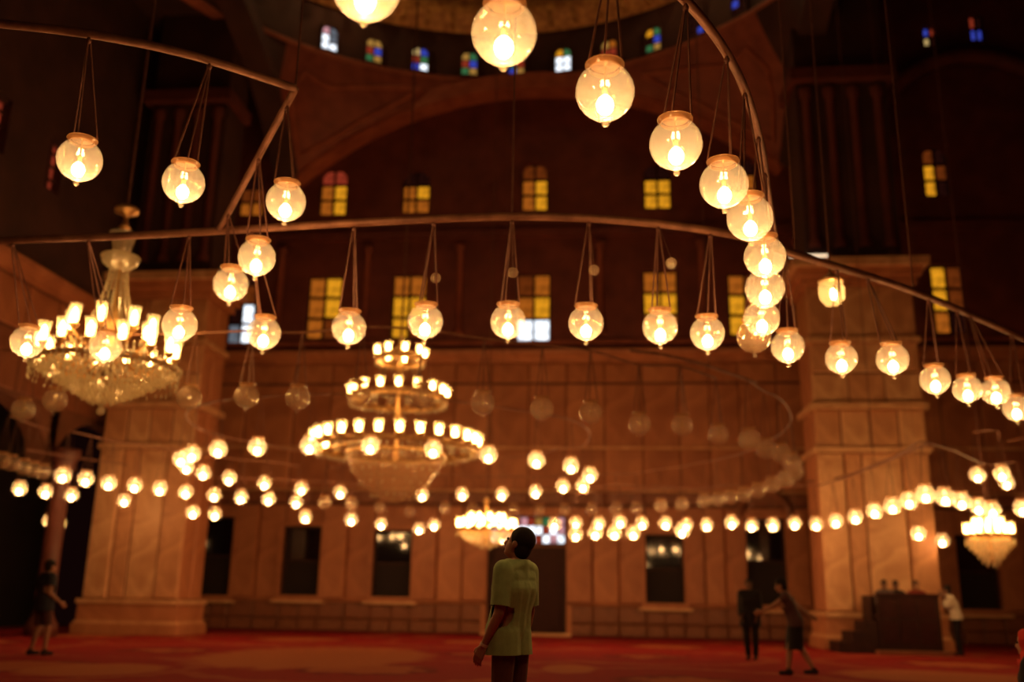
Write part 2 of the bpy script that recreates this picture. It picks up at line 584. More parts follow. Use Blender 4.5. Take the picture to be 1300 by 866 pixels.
Y, A, D, P_, Rr, Wt, G, K = 'yellow', 'amber', 'dim_amber', 'pale', 'red', 'white', 'grey', 'dark'
r2 = [[G, Wt, K, Wt, K, D], [A, D, A, Y, A, Y], [Y, D, Y, Y, A, A], [Wt, Wt, A, Y, D, A], [A, A, Y, Y, A, A], [Y, A, Y, D, A, D], [A, K, Y, D, Y, D]]
r1 = [[A, A, D, D, K, K], [A, Y, A, Y, Rr, Rr], [A, A, A, Y, K, K], [A, Y, A, Y, D, D], [Y, Y, Y, Y, K, K], [A, Y, D, A, K, K], [Y, K, Y, D, D, K]]
where = ['left of the pier lamps', 'third', 'second', 'middle', '', '', '']
for i, h in enumerate(ROW2):
    lit_window(h, r2[i], 3, 'tall amber glass window just above the alabaster cornice', False)
for i, h in enumerate(ROW1):
    lit_window(h, r1[i], 3, 'small round-headed amber window high on the dark wall', True)
for i, h in enumerate(SMALL):
    lit_window(h, [[P_, K, 'blue', Rr], ['blue', 'blue', Rr, K]][i], 2, 'small stained glass window high in the dark bay', False)


def dark_window(h, label):
    x0, x1, z0, z1 = h
    wn[0] += 1
    hw, hh = (x1 - x0) / 2, z1 - z0
    root = put('window_%d' % wn[0], None, None, ((x0 + x1) / 2, W, z0), kind='structure', label=label)
    put('window_frame', frame_ring(-hw, hw, 0, hh, 0.07, 0.16, 0.3).mesh('frame', 'dark_wood'), root)
    put('architrave', frame_ring(-hw - 0.16, hw + 0.16, -0.04, hh + 0.16, 0.16, -0.14, 0.06).mesh('architrave', 'alabaster'), root)
    put('sill', MB().box((-hw - 0.25, -0.24, -0.13), (hw + 0.25, 0.1, -0.04)).mesh('sill', 'alabaster_pale'), root)
    mid = hh * 0.52
    put('transom', MB().box((-hw + 0.07, 0.15, mid - 0.04), (hw - 0.07, 0.28, mid + 0.04)).mesh('transom', 'dark_wood'), root)
    put('pane', MB().box((-hw + 0.07, 0.20, 0.07), (hw - 0.07, 0.22, mid - 0.04)).mesh('pane', 'room_darkness'), root)  # matte near-black sheet standing in for the dark opening
    put('pane', MB().box((-hw + 0.07, 0.20, mid + 0.04), (hw - 0.07, 0.22, hh - 0.07)).mesh('pane', 'dark_glass'), root)
    return root


for h in LOW[:3] + LOW[5:]:
    dark_window(h, 'dark window low in the alabaster wall')
# arch over the tall opening beside the right pier
put('trim_10', MB().lathe([(0.75, 0), (0.95, 0.0), (0.95, 0.2), (0.75, 0.2), (0.75, 0)], 14, (0, 0, 0), 0, pi).mesh('arch_moulding', 'alabaster_dark', True),
    kind='structure', loc=(7.95, W - 0.02, 3.95)).rotation_euler = (pi / 2, 0, 0)
# door
dr = put('door_1', None, None, (0, W, 0), kind='structure', label='dark red wooden double door under a bright stained glass transom')
put('door_frame', frame_ring(-1.33, 1.33, 0.0, 2.9, 0.09, 0.1, 0.35).mesh('frame', 'dark_wood'), dr)
for sx in (-1, 1):
    xa, xb = (-1.24, -0.01) if sx < 0 else (0.01, 1.24)
    lf = put('door_leaf', MB().box((xa, 0.18, 0.05), (xb, 0.26, 2.81)).mesh('leaf', 'red_wood'), dr)
    for z0, z1 in ((0.2, 1.0), (1.15, 1.95), (2.05, 2.7)):
        put('door_panel', MB().box((xa + 0.14, 0.15, z0), (xb - 0.14, 0.19, z1)).mesh('door_panel', 'red_wood'), lf)
put('architrave', frame_ring(-1.52, 1.52, -0.2, 4.12, 0.18, -0.12, 0.08).mesh('architrave', 'alabaster'), dr)
put('threshold', MB().box((-1.5, -0.28, 0), (1.5, 0.12, 0.09)).mesh('threshold', 'alabaster_pale'), dr)
wn[0] += 1
tr = put('window_%d' % wn[0], None, None, (0, W, 2.96), kind='structure', label='bright stained glass transom over the dark door')
put('window_frame', frame_ring(-1.33, 1.33, 0, 0.99, 0.06, 0.1, 0.26).mesh('frame', 'dark_wood'), tr)
pc = ['white', 'white', 'white', 'white', 'pink', 'white', 'white', 'white', 'red', 'white']
for r in range(3):
    for c in range(10):
        k = pc[(c * 3 + r * 7) % 10] if r < 2 else ('red', 'gold', 'green', 'red', 'pink')[c % 5]
        x = -1.27 + c * 0.254
        put('pane', MB().box((x + 0.012, 0.16, 0.07 + r * 0.29), (x + 0.242, 0.18, 0.34 + r * 0.29)).mesh('pane', 'pane_' + k), tr)

# slender engaged colonnettes and ledge on the upper wall
for i, x in enumerate((-9.4, -6.1, -2.6, 2.55, 6.2, 9.6, 12.6)):
    m = MB().lathe([(0.2, 0), (0.2, 0.15), (0.13, 0.22), (0.115, 3.2), (0.17, 3.3), (0.21, 3.5), (0, 3.5)], 10)
    put('trim_%d' % (20 + i), m.mesh('colonnette', 'painted_relief', True), kind='structure', loc=(x, W - 0.08, DADO + 0.6))
put('trim_30', MB().box((XL, W - 0.16, 10.0), (XR, W, 10.12)).mesh('ledge', 'painted_relief'), kind='structure')
put('trim_31', MB().box((XL, W - 0.2, 14.1), (XR, W, 14.4)).mesh('string_course', 'painted_plaster'), kind='structure')


# ------------------------------------------------------------------ dome, drum, arch, pendentives
DC = Vector((0.1, 23.2, 0))
DR = 9.45
D2 = Vector((-0.7, 21.3, 0))    # centre and radius of the drum
R2 = 11.3


def arch_z(s):
    return 6.7 + sqrt(max(0.0, 13.2 ** 2 - s * s))


AH = 9.0
M_ = 8


def pend_pt(ph, t):
    dv = Vector((-sin(ph), cos(ph), 0))
    oc = DC - D2
    bq = oc.dot(dv)
    dpt = DC + dv * (-bq + sqrt(max(0.01, bq * bq - oc.dot(oc) + (R2 - 0.1) ** 2)))
    dpt.z = 20.3
    if abs(ph) <= pi / 4:
        q = Vector((DC.x - AH * math.tan(ph), DC.y + AH, arch_z(AH * math.tan(ph))))
    else:
        k = AH / math.tan(abs(ph))
        q = Vector((DC.x - (1 if ph > 0 else -1) * AH, DC.y + k, arch_z(k)))
    return q.lerp(dpt, t) + Vector((0, 0, -0.25 * sin(pi * t)))


def pend(a0, a1, n, mat, name, label):
    vs, fs = [], []
    for i in range(n + 1):
        ph = radians(a0 + (a1 - a0) * i / n)
        for j in range(M_ + 1):
            vs.append(pend_pt(ph, j / M_))
    for i in range(n):
        for j in range(M_):
            a = i * (M_ + 1) + j
            fs.append((a, a + M_ + 1, a + M_ + 2, a + 1))
    put(name, MB().add(vs, fs).mesh(name, mat, True), kind='structure', label=label)


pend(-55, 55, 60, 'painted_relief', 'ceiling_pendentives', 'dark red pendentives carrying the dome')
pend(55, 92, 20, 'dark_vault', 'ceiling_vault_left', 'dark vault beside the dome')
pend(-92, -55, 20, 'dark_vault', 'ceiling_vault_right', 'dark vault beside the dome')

# front arch rib and side arch ribs
def arch_rib(fn, width, depth, mat, name):
    m = MB()
    N = 40
    vs, fs = [], []
    for i in range(N + 1):
        s = -AH + 2 * AH * i / N
        z = arch_z(s)
        nx, nz = s / 13.2, (z - 6.7) / 13.2
        for off, d in ((-0.05, 0), (width, 0), (width, depth), (-0.05, depth)):
            vs.append(fn(s + nx * off, d, z + nz * off))
    for i in range(N):
        for k in range(4):
            fs.append((i * 4 + k, i * 4 + (k + 1) % 4, (i + 1) * 4 + (k + 1) % 4, (i + 1) * 4 + k))
    return put(name, m.add(vs, fs).mesh(name, mat), kind='structure')


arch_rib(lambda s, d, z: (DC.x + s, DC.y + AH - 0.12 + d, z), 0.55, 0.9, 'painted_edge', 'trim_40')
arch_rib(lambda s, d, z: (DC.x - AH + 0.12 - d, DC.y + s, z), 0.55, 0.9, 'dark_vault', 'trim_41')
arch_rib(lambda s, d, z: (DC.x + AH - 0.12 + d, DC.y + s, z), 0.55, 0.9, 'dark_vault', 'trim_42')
# raised triangular borders on the two far pendentives
for sg in (-1, 1):
    pts = []
    def pen(ph, t):
        return pend_pt(-sg * ph, t) + Vector((0, 0, -0.05))
    loop = [pen(radians(a), 0.8) for a in range(26, 53, 3)] + [pen(radians(a), tt) for a, tt in ((52, 0.5), (50, 0.3), (46, 0.16), (42, 0.24), (36, 0.36), (30, 0.55))]
    put('trim_%d' % (44 + sg), MB().tube(loop + [loop[0]], 0.09, 6).mesh('pendentive_border', 'painted_edge'), kind='structure')

# drum: cornice, wall, gallery, dome
A0, A1 = radians(-25), radians(205)
put('trim_50', MB().lathe([(R2 + 0.4, 20.2), (R2 - 0.02, 20.22), (R2 - 0.05, 20.32), (R2 - 0.16, 20.36), (R2 - 0.17, 20.46), (R2 - 0.05, 20.5), (R2 + 0.3, 20.5), (R2 + 0.4, 20.52)], 90, (D2.x, D2.y, 0), A0, A1)
    .mesh('dome_cornice', 'painted_edge', True), kind='structure', label='round cornice at the foot of the dome')
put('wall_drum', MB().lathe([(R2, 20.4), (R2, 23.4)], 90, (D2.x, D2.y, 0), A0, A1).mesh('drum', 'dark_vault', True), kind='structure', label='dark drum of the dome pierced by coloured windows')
put('trim_51', MB().lathe([(R2, 22.45), (R2 - 0.1, 22.5), (R2 - 0.16, 22.7), (R2 - 0.5, 22.85), (R2 - 0.6, 23.15), (R2 - 0.62, 23.4), (R2 - 0.2, 23.5), (R2 - 0.1, 24.3), (R2 - 0.35, 24.4), (R2 - 0.3, 24.9), (R2, 25.1)], 90, (D2.x, D2.y, 0), A0, A1)
    .mesh('dome_gallery', 'gilding', True), kind='structure', label='gilded gallery running round the dome')
for i in range(46):
    a = A0 + (A1 - A0) * (i + .5) / 46
    if i == 0:
        bm_ = MB().box((-0.09, -0.3, -0.42), (0.09, 0.3, 0)).mesh('bracket', 'gilding')
    put('bracket', bm_, bpy.data.objects['trim_51'], (D2.x + (R2 - 0.32) * cos(a), D2.y + (R2 - 0.32) * sin(a), 22.95), a - pi / 2)
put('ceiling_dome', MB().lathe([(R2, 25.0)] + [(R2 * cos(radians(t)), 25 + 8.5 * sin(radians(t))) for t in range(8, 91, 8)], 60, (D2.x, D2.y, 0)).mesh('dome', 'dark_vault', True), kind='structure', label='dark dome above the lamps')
DW = [(-36.4, ['white', 'white', 'white', 'grey', 'pink', 'grey']), (-27.6, ['green', 'gold', 'red', 'blue', 'gold', 'gold']), (-18.5, ['blue', 'white', 'red', 'green', 'pale', 'blue']),
      (-8.8, ['green', 'gold', 'red', 'blue', 'gold', 'green']), (0.5, ['blue', 'gold', 'green', 'red', 'gold', 'green']), (9.8, ['white', 'white', 'white', 'white', 'yellow', 'green']),
      (19, ['dark', 'red', 'red', 'red', 'gold', 'amber']), (28, ['green', 'gold', 'dark', 'blue', 'yellow', 'green']), (37, ['dark', 'blue', 'dark', 'dark', 'dark', 'dark']), (46, ['dark', 'dark', 'blue', 'dark', 'dark', 'dark'])]
for ang, cols in DW:
    wn[0] += 1
    a = radians(ang)
    root = put('window_%d' % wn[0], None, None, (D2.x + (R2 - 0.05) * sin(a), D2.y + (R2 - 0.05) * cos(a), 20.55), -a, kind='structure', label='small round-headed stained glass window in the drum of the dome')
    put('window_frame', frame_ring(-0.34, 0.34, 0, 1.06, 0.05, -0.1, 0.06).mesh('frame', 'dark_vault'), root)
    put('arch_head', arch_corners(-0.3, 0.3, 1.02, -0.12, 0.04).mesh('arch_head', 'dark_vault'), root)
    put('muntin', MB().box((-0.02, -0.06, 0.04), (0.02, 0.0, 1.0)).box((-0.3, -0.06, 0.34), (0.3, 0, 0.37)).box((-0.3, -0.06, 0.66), (0.3, 0, 0.69)).mesh('muntin', 'dark_vault'), root)
    for k, cc in enumerate(cols):
        key = ('dp', cc)
        if key not in PANEL:
            PANEL[key] = MB().box((0, 0, 0), (0.26, 0.02, 0.28)).mesh('pane', 'pane_' + cc)
        put('pane', PANEL[key], root, (-0.285 if k % 2 == 0 else 0.025, -0.03, 0.055 + (k // 2) * 0.32))

# dark vaults over the side bays
put('ceiling_left', MB().box((XL - 4.5, 8, 20.4), (DC.x - DR - 0.2, W + 0.5, 20.9)).mesh('vault', 'dark_vault'), kind='structure')
put('ceiling_right', MB().box((DC.x + DR + 0.2, 8, 26.0), (XR + 0.5, W + 0.5, 26.5)).mesh('vault', 'dark_vault'), kind='structure')
# bay arch on the right
m = MB()
for i in range(25):
    pass
N = 24
vs, fs = [], []
for i in range(N + 1):
    a = pi * i / N
    for r, d in ((3.2, 0), (3.75, 0), (3.75, 0.5), (3.2, 0.5)):
        vs.append((16.1 + r * cos(a), W - 0.55 + d, 17.4 + r * sin(a)))
for i in range(N):
    for k in range(4):
        fs.append((i * 4 + k, i * 4 + (k + 1) % 4, (i + 1) * 4 + (k + 1) % 4, (i + 1) * 4 + k))
put('trim_60', MB().add(vs, fs).mesh('bay_arch', 'painted_plaster', True), kind='structure')
put('wall_right', MB().box((XR, 8, 0), (XR + 0.5, W + 0.5, 26)).mesh('wall_right', 'painted_plaster'), kind='structure', label='dark side wall of the right aisle')

# ------------------------------------------------------------------ left side wall with arcade
fr_left = lambda u, d, z: (XL - d, u, z)
LH = [(14.5, 20.0, 0, 6.2), (20.3, 25.35, 0, 6.2), (25.75, 31.0, 0, 6.2)]
wl = put('wall_left', wall_mesh(6, W, 0, DADO, [LH[0], (20.3, 31.0, 0, 6.2)], 0.6, fr_left).mesh('wall_left', 'joint_stone'), kind='structure', label='alabaster side wall above a dark arcade')
wlu = put('wall_left_upper', wall_mesh(6, W, DADO, 20.6, [(23.4, 24.1, 12.2, 13.8), (20.8, 21.5, 12.2, 13.8)], 0.6, fr_left).mesh('wall_left_upper', 'dark_vault'), kind='structure', label='dark upper side wall with red lit windows')
for (a, b, c, d) in [(23.4, 24.1, 12.2, 13.8), (20.8, 21.5, 12.2, 13.8)]:
    wn[0] += 1
    root = put('window_%d' % wn[0], None, None, (XL, a, c), kind='structure', label='narrow red window high on the dark side wall')
    wy, hz = b - a, d - c
    mu = MB().box((-0.3, wy / 2 - 0.03, 0), (-0.16, wy / 2 + 0.03, hz))
    for r in range(1, 4):
        mu.box((-0.3, 0, hz * r / 4 - 0.03), (-0.16, wy, hz * r / 4 + 0.03))
    put('muntin', mu.mesh('muntin', 'dark_vault'), root)
    for r in range(4):
        for cc in range(2):
            put('pane', MB().box((-0.27, cc * wy / 2 + 0.03, r * hz / 4 + 0.03), (-0.25, (cc + 1) * wy / 2 - 0.03, (r + 1) * hz / 4 - 0.03)).mesh('pane', 'pane_red'), root)
    put('arch_head', MB().box((-0.3, -0.02, hz - 0.12), (-0.1, wy + 0.02, hz + 0.02)).mesh('arch_head', 'dark_vault'), root)
for (z0, z1) in ((6.3, 7.9), (7.95, 9.25)):
    y = 7.0
    while y < 32.4:
        o = panel(0, 1.45, z0, z1, 0, 'alabaster_dark' if z0 < 7 else 'alabaster', wl, 0.05, pi / 2, (XL, y, z0))
        y += 1.5
# arch heads inside the openings
for (a, b, c, d) in LH:
    m = MB()
    yc, r = (a + b) / 2, (b - a) / 2
    for sg in (-1, 1):
        for i in range(8):
            t0, t1 = pi / 2 * i / 8, pi / 2 * (i + 1) / 8
            h0 = d - 1.5
            p = [(yc + sg * r * cos(t0), h0 + 1.5 * sin(t0)), (yc + sg * r * cos(t1), h0 + 1.5 * sin(t1)), (yc + sg * r * cos(t1), d), (yc + sg * r * cos(t0), d)]
            m.add([(0, yy, z) for yy, z in p] + [(-0.6, yy, z) for yy, z in p], [(0, 1, 2, 3), (7, 6, 5, 4), (0, 4, 5, 1)])
    put('arch_head', m.mesh('arch_head', 'joint_stone'), wl, (XL, 0, 0))
m = MB()
prof = [(0, 0), (0.12, 0.04), (0.14, 0.16), (0.3, 0.28), (0.34, 0.45), (0, 0.46)]
k = len(prof)
m.add([(XL + d, 6, 9.3 + z) for d, z in prof] + [(XL + d, W - 0.3, 9.3 + z) for d, z in prof], [(i, i + 1, k + i + 1, k + i) for i in range(k - 1)])
put('trim_61', m.mesh('trim', 'alabaster'), kind='structure')
put('wall_gallery', MB().box((XL - 4.4, 6, 0), (XL - 4, W, 10)).mesh('wall_gallery', 'room_darkness'), kind='structure')
put('ceiling_gallery', MB().box((XL - 4.4, 6, 9.0), (XL - 0.6, W, 9.3)).mesh('ceiling_gallery', 'room_darkness'), kind='structure')
for i, yy in enumerate((20.15, 25.55)):
    m = MB().lathe([(0, 0), (0.42, 0), (0.42, 0.3), (0.34, 0.4), (0.3, 0.5), (0.26, 0.6), (0.22, 4.4), (0.3, 4.5), (0.28, 4.6), (0.42, 4.9), (0.42, 5.05), (0, 5.05)], 18)
    o = put('column', m.mesh('column', 'column_red', True), kind='structure', loc=(XL + 0.45, yy, 0), label='reddish round column in front of the dark arcade')


# ------------------------------------------------------------------ piers
def pier(x0, x1, y0, y1, name, label, hi):
    root = put(name, None, None, ((x0 + x1) / 2, y0, 0), kind='structure', label=label)
    hw = (x1 - x0) / 2
    dp = y1 - y0
    core = MB().box((-hw + 0.1, 0.1, 0), (hw - 0.1, dp, hi - 0.2))
    put('core', core.mesh('core', 'joint_stone'), root)

    def slab(z0, z1, e, mat, nm):
        put(nm, MB().box((-hw - e, -e, z0), (hw + e, dp + e, z1)).mesh(nm, mat), root)
    slab(0, 0.3, 0.14, 'alabaster_warm', 'base_step')
    slab(0.3, 0.38, 0.09, 'alabaster_pale', 'base_step')
    slab(0.38, 0.85, 0.05, 'alabaster_warm', 'base_step')
    slab(0.85, 0.98, 0.1, 'alabaster_pale', 'base_moulding')
    slab(5.35, 5.5, 0.06, 'alabaster_pale', 'band_moulding')
    slab(6.6, 6.78, 0.1, 'alabaster_pale', 'band_moulding')
    slab(8.6, 8.75, 0.06, 'alabaster_pale', 'band_moulding')
    slab(hi - 0.75, hi - 0.5, 0.1, 'alabaster_warm', 'cornice')
    slab(hi - 0.5, hi - 0.25, 0.24, 'alabaster_warm', 'cornice')
    slab(hi - 0.25, hi, 0.42, 'alabaster_pale', 'cornice')
    rows = [(0.98, 5.35), (5.5, 6.6), (6.78, 8.6), (8.75, hi - 0.75)]
    for ri, (za, zb) in enumerate(rows):
        xs = [-hw, -hw + 0.75, -hw + 1.25, hw - 0.75, hw] if ri == 0 else ([-hw, -hw + 0.75, 0, hw - 0.75, hw] if ri == 1 else [-hw + (2 * hw) * q / 3 for q in range(4)])
        for i in range(len(xs) - 1):
            zz = [za, zb] if ri != 2 else [za, (za + zb) / 2, zb]
            for j in range(len(zz) - 1):
                mt = ('alabaster_pale', 'alabaster_tan', 'alabaster_pale', 'alabaster_tan')[(i + j + ri) % 4]
                t = 0.12 if (ri == 0 and i in (0, 3)) else 0.06
                panel(xs[i], xs[i + 1], zz[j], zz[j + 1], 0.1, mt, root, t)
                # side slabs, on the face towards the middle of the hall
        side = 1 if x0 < 0 else -1
        for i in range(2):
            ya, yb = 0.1 + (dp - 0.1) * i / 2, 0.1 + (dp - 0.1) * (i + 1) / 2
            if side > 0:
                panel(0, yb - ya, za, zb, 0, 'alabaster_warm', root, 0.06, pi / 2, (hw - 0.1, ya + 0.018, za + 0.018))
            else:
                panel(0, yb - ya, za, zb, 0, 'alabaster_warm', root, 0.06, -pi / 2, (-hw + 0.1, yb - 0.018, za + 0.018))
    # upper painted shaft with reeded pilasters
    up = put('upper_shaft', MB().box((-hw + 0.15, 0.25, hi), (hw - 0.15, dp, 20.5)).mesh('upper_shaft', 'dark_vault'), root)
    for i in range(4):
        x = -hw + 0.45 + (2 * hw - 0.9) * i / 3
        put('pilaster', MB().lathe([(0.2, 0), (0.2, 0.2), (0.13, 0.3), (0.12, 5.0), (0.2, 5.15), (0.2, 5.4)], 8, (0, 0, 0), pi, 2 * pi).mesh('pilaster', 'painted_plaster', True), up, (x, 0.25, hi + 0.5))
    put('band', MB().box((-hw - 0.05, -0.1, hi + 6.1), (hw + 0.05, dp, hi + 6.5)).mesh('band', 'painted_plaster'), up)
    return root


pier(-12.5, -9.6, 27.3, 29.1, 'pier_left', 'massive alabaster pier behind the crystal chandelier', 10.85)
pier(8.65, 11.75, 27.7, 29.5, 'pier_right', 'massive alabaster pier behind the low dark booth', 11.1)


# ------------------------------------------------------------------ hoops and rods
def rod(name, pts, r, label, cat='iron hoop', closed=False, group=None, n=8):
    sp = spline(pts, n, closed)
    put(name, MB().tube(sp, r, 8).mesh(name, 'iron', True), None, label=label, cat=cat, group=group)
    return sp


rod2 = rod('iron_hoop', [PZ(*p, 5.0) for p in [(-330, 340), (-150, 321), (0, 306), (130, 301), (280, 293), (450, 283), (650, 275), (800, 281), (930, 298), (1010, 323), (1160, 370), (1300, 430), (1420, 490)]], 0.046,
           'long curved iron hoop crossing the hall below the round-headed windows')
j_hi = PZ(375, 112, 5.7)
rod1 = rod('iron_rod', [PZ(*p, 5.7) for p in [(-260, 34), (-100, 24), (0, 30), (130, 46), (250, 72)]] + [j_hi], 0.038, 'curved iron rod carrying two globes, ending at a sloping strut')
j_lo = PZ(278, 292, 5.0)
strut = rod('iron_strut', [j_hi, j_hi.lerp(j_lo, 0.5), j_lo], 0.036, 'short straight iron strut sloping down to the long hoop', 'iron strut')
arc_a = [PZ(*p, 4.2) for p in [(250, -40), (465, -15), (640, 40), (768, 117)]]
rodA = rod('iron_hoop', [Vector((p.x + 0.05, p.y, 5.25)) for p in arc_a] + [PZ(*p, 5.25) for p in [(870, 0), (935, 90), (965, 180)]] + [PZ(*p, 5.12) for p in [(975, 250)]] + [PZ(*p, 5.03) for p in [(985, 312)]], 0.038,
           'steeply curved iron hoop carrying the largest globes')


def nearest(sp, p):
    return min(sp, key=lambda q: (q.x - p.x) ** 2 + (q.y - p.y) ** 2)


# ------------------------------------------------------------------ globe lamps
GR = 0.18
glass_prof = [(0.0, -GR)] + [(GR * cos(radians(t)), GR * sin(radians(t))) for t in range(-82, 61, 8)] + [(0.094, 0.16), (0.094, 0.185)]
glass_prof[0] = (0.004, -GR)
me_glass = MB().lathe(glass_prof, 28).mesh('glass_globe', 'lit_glass', True)
me_glass_clear = MB().lathe(glass_prof, 24).mesh('glass_globe', 'clear_globe_glass', True)
me_glass_far = MB().lathe(glass_prof[::2] + [glass_prof[-1]], 14).mesh('glass_globe', 'far_glow_glass', True)
me_glass_clear_far = MB().lathe(glass_prof[::2] + [glass_prof[-1]], 14).mesh('glass_globe', 'clear_globe_glass', True)
me_collar = MB().lathe([(0.096, 0.152), (0.104, 0.156), (0.102, 0.166), (0.121, 0.178), (0.123, 0.188), (0.108, 0.19), (0.092, 0.172), (0.096, 0.152)], 22).mesh('collar', 'collar_glass', True)
me_finial = MB().lathe([(0.004, -0.235), (0.018, -0.228), (0.025, -0.212), (0.018, -0.197), (0.009, -0.19), (0.012, -0.182), (0.03, -0.178)], 12).mesh('finial', 'lit_glass', True)
me_bulb = MB().lathe([(0.003, -0.148), (0.03, -0.14), (0.046, -0.118), (0.052, -0.09), (0.045, -0.06), (0.024, -0.034), (0.014, -0.026)], 14).mesh('bulb', 'bulb_glow', True)
me_bulb_far = MB().sphere((0, 0, -0.088), (0.052, 0.052, 0.058), 7, 5).mesh('bulb', 'bulb_glow', True)
me_socket = MB().lathe([(0.004, -0.03), (0.018, -0.026), (0.018, 0.02), (0.026, 0.03), (0.006, 0.04), (0.006, 0.18), (0.09, 0.18), (0.09, 0.186), (0.0, 0.186)], 10).mesh('socket', 'brass', True)


ORD = ('first second third fourth fifth sixth seventh eighth ninth tenth eleventh twelfth thirteenth fourteenth fifteenth sixteenth seventeenth eighteenth nineteenth twentieth '
       'twenty-first twenty-second twenty-third twenty-fourth twenty-fifth twenty-sixth').split()


def globe(p, hook, lit, label, group, near=True, light=1.0):
    root = put('globe_lamp', None, None, p, random.random() * 6, label, 'lamp', group)
    rz = root.rotation_euler.z
    if near:
        put('glass_globe', me_glass if lit else me_glass_clear, root)
        put('collar', me_collar, root)
        put('finial', me_finial, root)
        put('socket', me_socket, root)
        if lit:
            put('bulb', me_bulb, root)
    else:
        put('glass_globe', me_glass_far if lit else me_glass_clear_far, root)
        put('collar', me_collar, root)
        if lit:
            put('bulb', me_bulb_far, root)
    if hook is not None:
        d = Vector(hook) - Vector(p)
        d = Matrix.Rotation(-rz, 3, 'Z') @ d
        for k in range(3):
            a = 2 * pi * k / 3
            b = Vector((0.116 * cos(a), 0.116 * sin(a), 0.186))
            put('chain', MB().tube([b, d + Vector((0.012 * cos(a), 0.012 * sin(a), -0.06))], 0.0085 if near else 0.005, 4).mesh('chain', 'chain_iron'), root)
        if near:
            put('hook', MB().lathe([(0.004, -0.09), (0.02, -0.08), (0.024, -0.06), (0.014, -0.04), (0.01, 0.0)], 8, d).mesh('hook', 'chain_iron', True), root)
    return root


for x, y, lab in [(35, 434, 'lit globe on the long hoop beside the crystal chandelier, away from the pier'), (134, 440, 'lit globe on the long hoop hanging right before the crystal chandelier'),
                  (228, 412, 'lit globe on the long hoop between the crystal chandelier and the sloping strut'), (335, 423, 'lit globe on the long hoop just below the lowest strut globe'),
                  (443, 416, 'lit globe on the long hoop, first past the sloping strut, with no glass ball'), (540, 408, 'lit globe on the long hoop straight above the top of the tiered chandelier'),
                  (645, 408, 'lit globe on the long hoop beside the window with white lower panes'), (744, 410, 'lit globe on the long hoop hanging between two tall amber windows'),
                  (838, 415, 'lit globe on the long hoop covering the foot of a tall amber window'), (898, 423, 'lit globe on the long hoop, last before the steep hoop of large globes'),
                  (1000, 440, 'lit globe on the long hoop, first past the steep hoop of large globes'), (1068, 455, 'lit globe on the long hoop right below the bright glass lantern'),
                  (1133, 456, 'lit globe on the long hoop before the outer edge of the booth pier'), (1187, 482, 'lit globe on the long hoop, first beyond the booth pier'),
                  (1228, 494, 'lit globe on the long hoop, second beyond the booth pier'), (1264, 497, 'lit globe on the long hoop, third beyond the booth pier'), (1290, 518, 'lit globe on the long hoop, fourth beyond the booth pier')]:
    p = PZ(x, y, 3.93)
    globe(p, nearest(rod2, p), True, lab, 'lit globes along the long iron hoop')
p = PZ(957, 427, 3.93)
globe(p, nearest(rod2, p), False, 'dim unlit globe lamp tucked behind the lit ones on the long hoop', None)
for i, (x, y) in enumerate([(465, -18), (640, 42), (768, 117), (858, 183), (919, 234), (952, 277), (971, 326), (971, 366), (967, 404)]):
    p = PZ(x, y, 4.2 if i < 5 else (4.1 if i < 7 else 4.0))
    globe(p, nearest(rodA, p), True, '%s lit globe under the steep iron hoop, counting from its large overhead end' % ORD[i], 'lit globes along the steep iron hoop')
for x, y, z, lab in [(101, 203, 4.65, 'lit globe on the high curved rod before a narrow red window'), (233, 232, 4.65, 'lit globe on the high curved rod nearer to the sloping strut')]:
    p = PZ(x, y, z)
    globe(p, nearest(rod1, p), True, lab, 'globes of the high rod')
for x, y, z, lab in [(363, 256, 4.65, 'topmost lit globe hanging from the sloping strut'), (326, 327, 4.35, 'middle lit globe hanging from the sloping strut'), (293, 361, 4.3, 'lowest lit globe hanging from the sloping strut')]:
    p = PZ(x, y, z)
    globe(p, nearest(strut, p), True, lab, 'globes of the sloping strut')

# small glass counterweights on the chains
for x, y, lab in [(553, 353, 'above the tiered chandelier'), (651, 346, 'beside the white-paned window'), (754, 343, 'between two tall amber windows'), (852, 334, 'beside the steep hoop')]:
    p = PZ(x, y, 4.42)
    hk = nearest(rod2, p)
    root = put('glass_ball', MB().sphere((0, 0, 0), 0.055, 12, 8).mesh('glass_ball', 'clear_globe_glass', True), None, p, 0, 'small dull glass ball on a chain of the long hoop ' + lab, 'glass ball', 'glass balls on the hoop')
    put('chain', MB().tube([(0, 0, 0.05), hk - p], 0.005, 4).mesh('chain', 'chain_iron'), root)


# far rings -----------------------------------------------------------
def ring(pix, z, lit, label, group, hoop_label=None, closed=False, near=False, dz=1.0):
    pts = [PZ(x, y, z) for x, y in pix]
    if hoop_label:
        rod('iron_hoop', [Vector((p.x, p.y, p.z + dz)) for p in pts], 0.018, hoop_label, closed=closed, n=4)
    for i, p in enumerate(pts):
        globe(p, (p.x, p.y, p.z + dz), lit, label.format(ORD[i]), group, near)


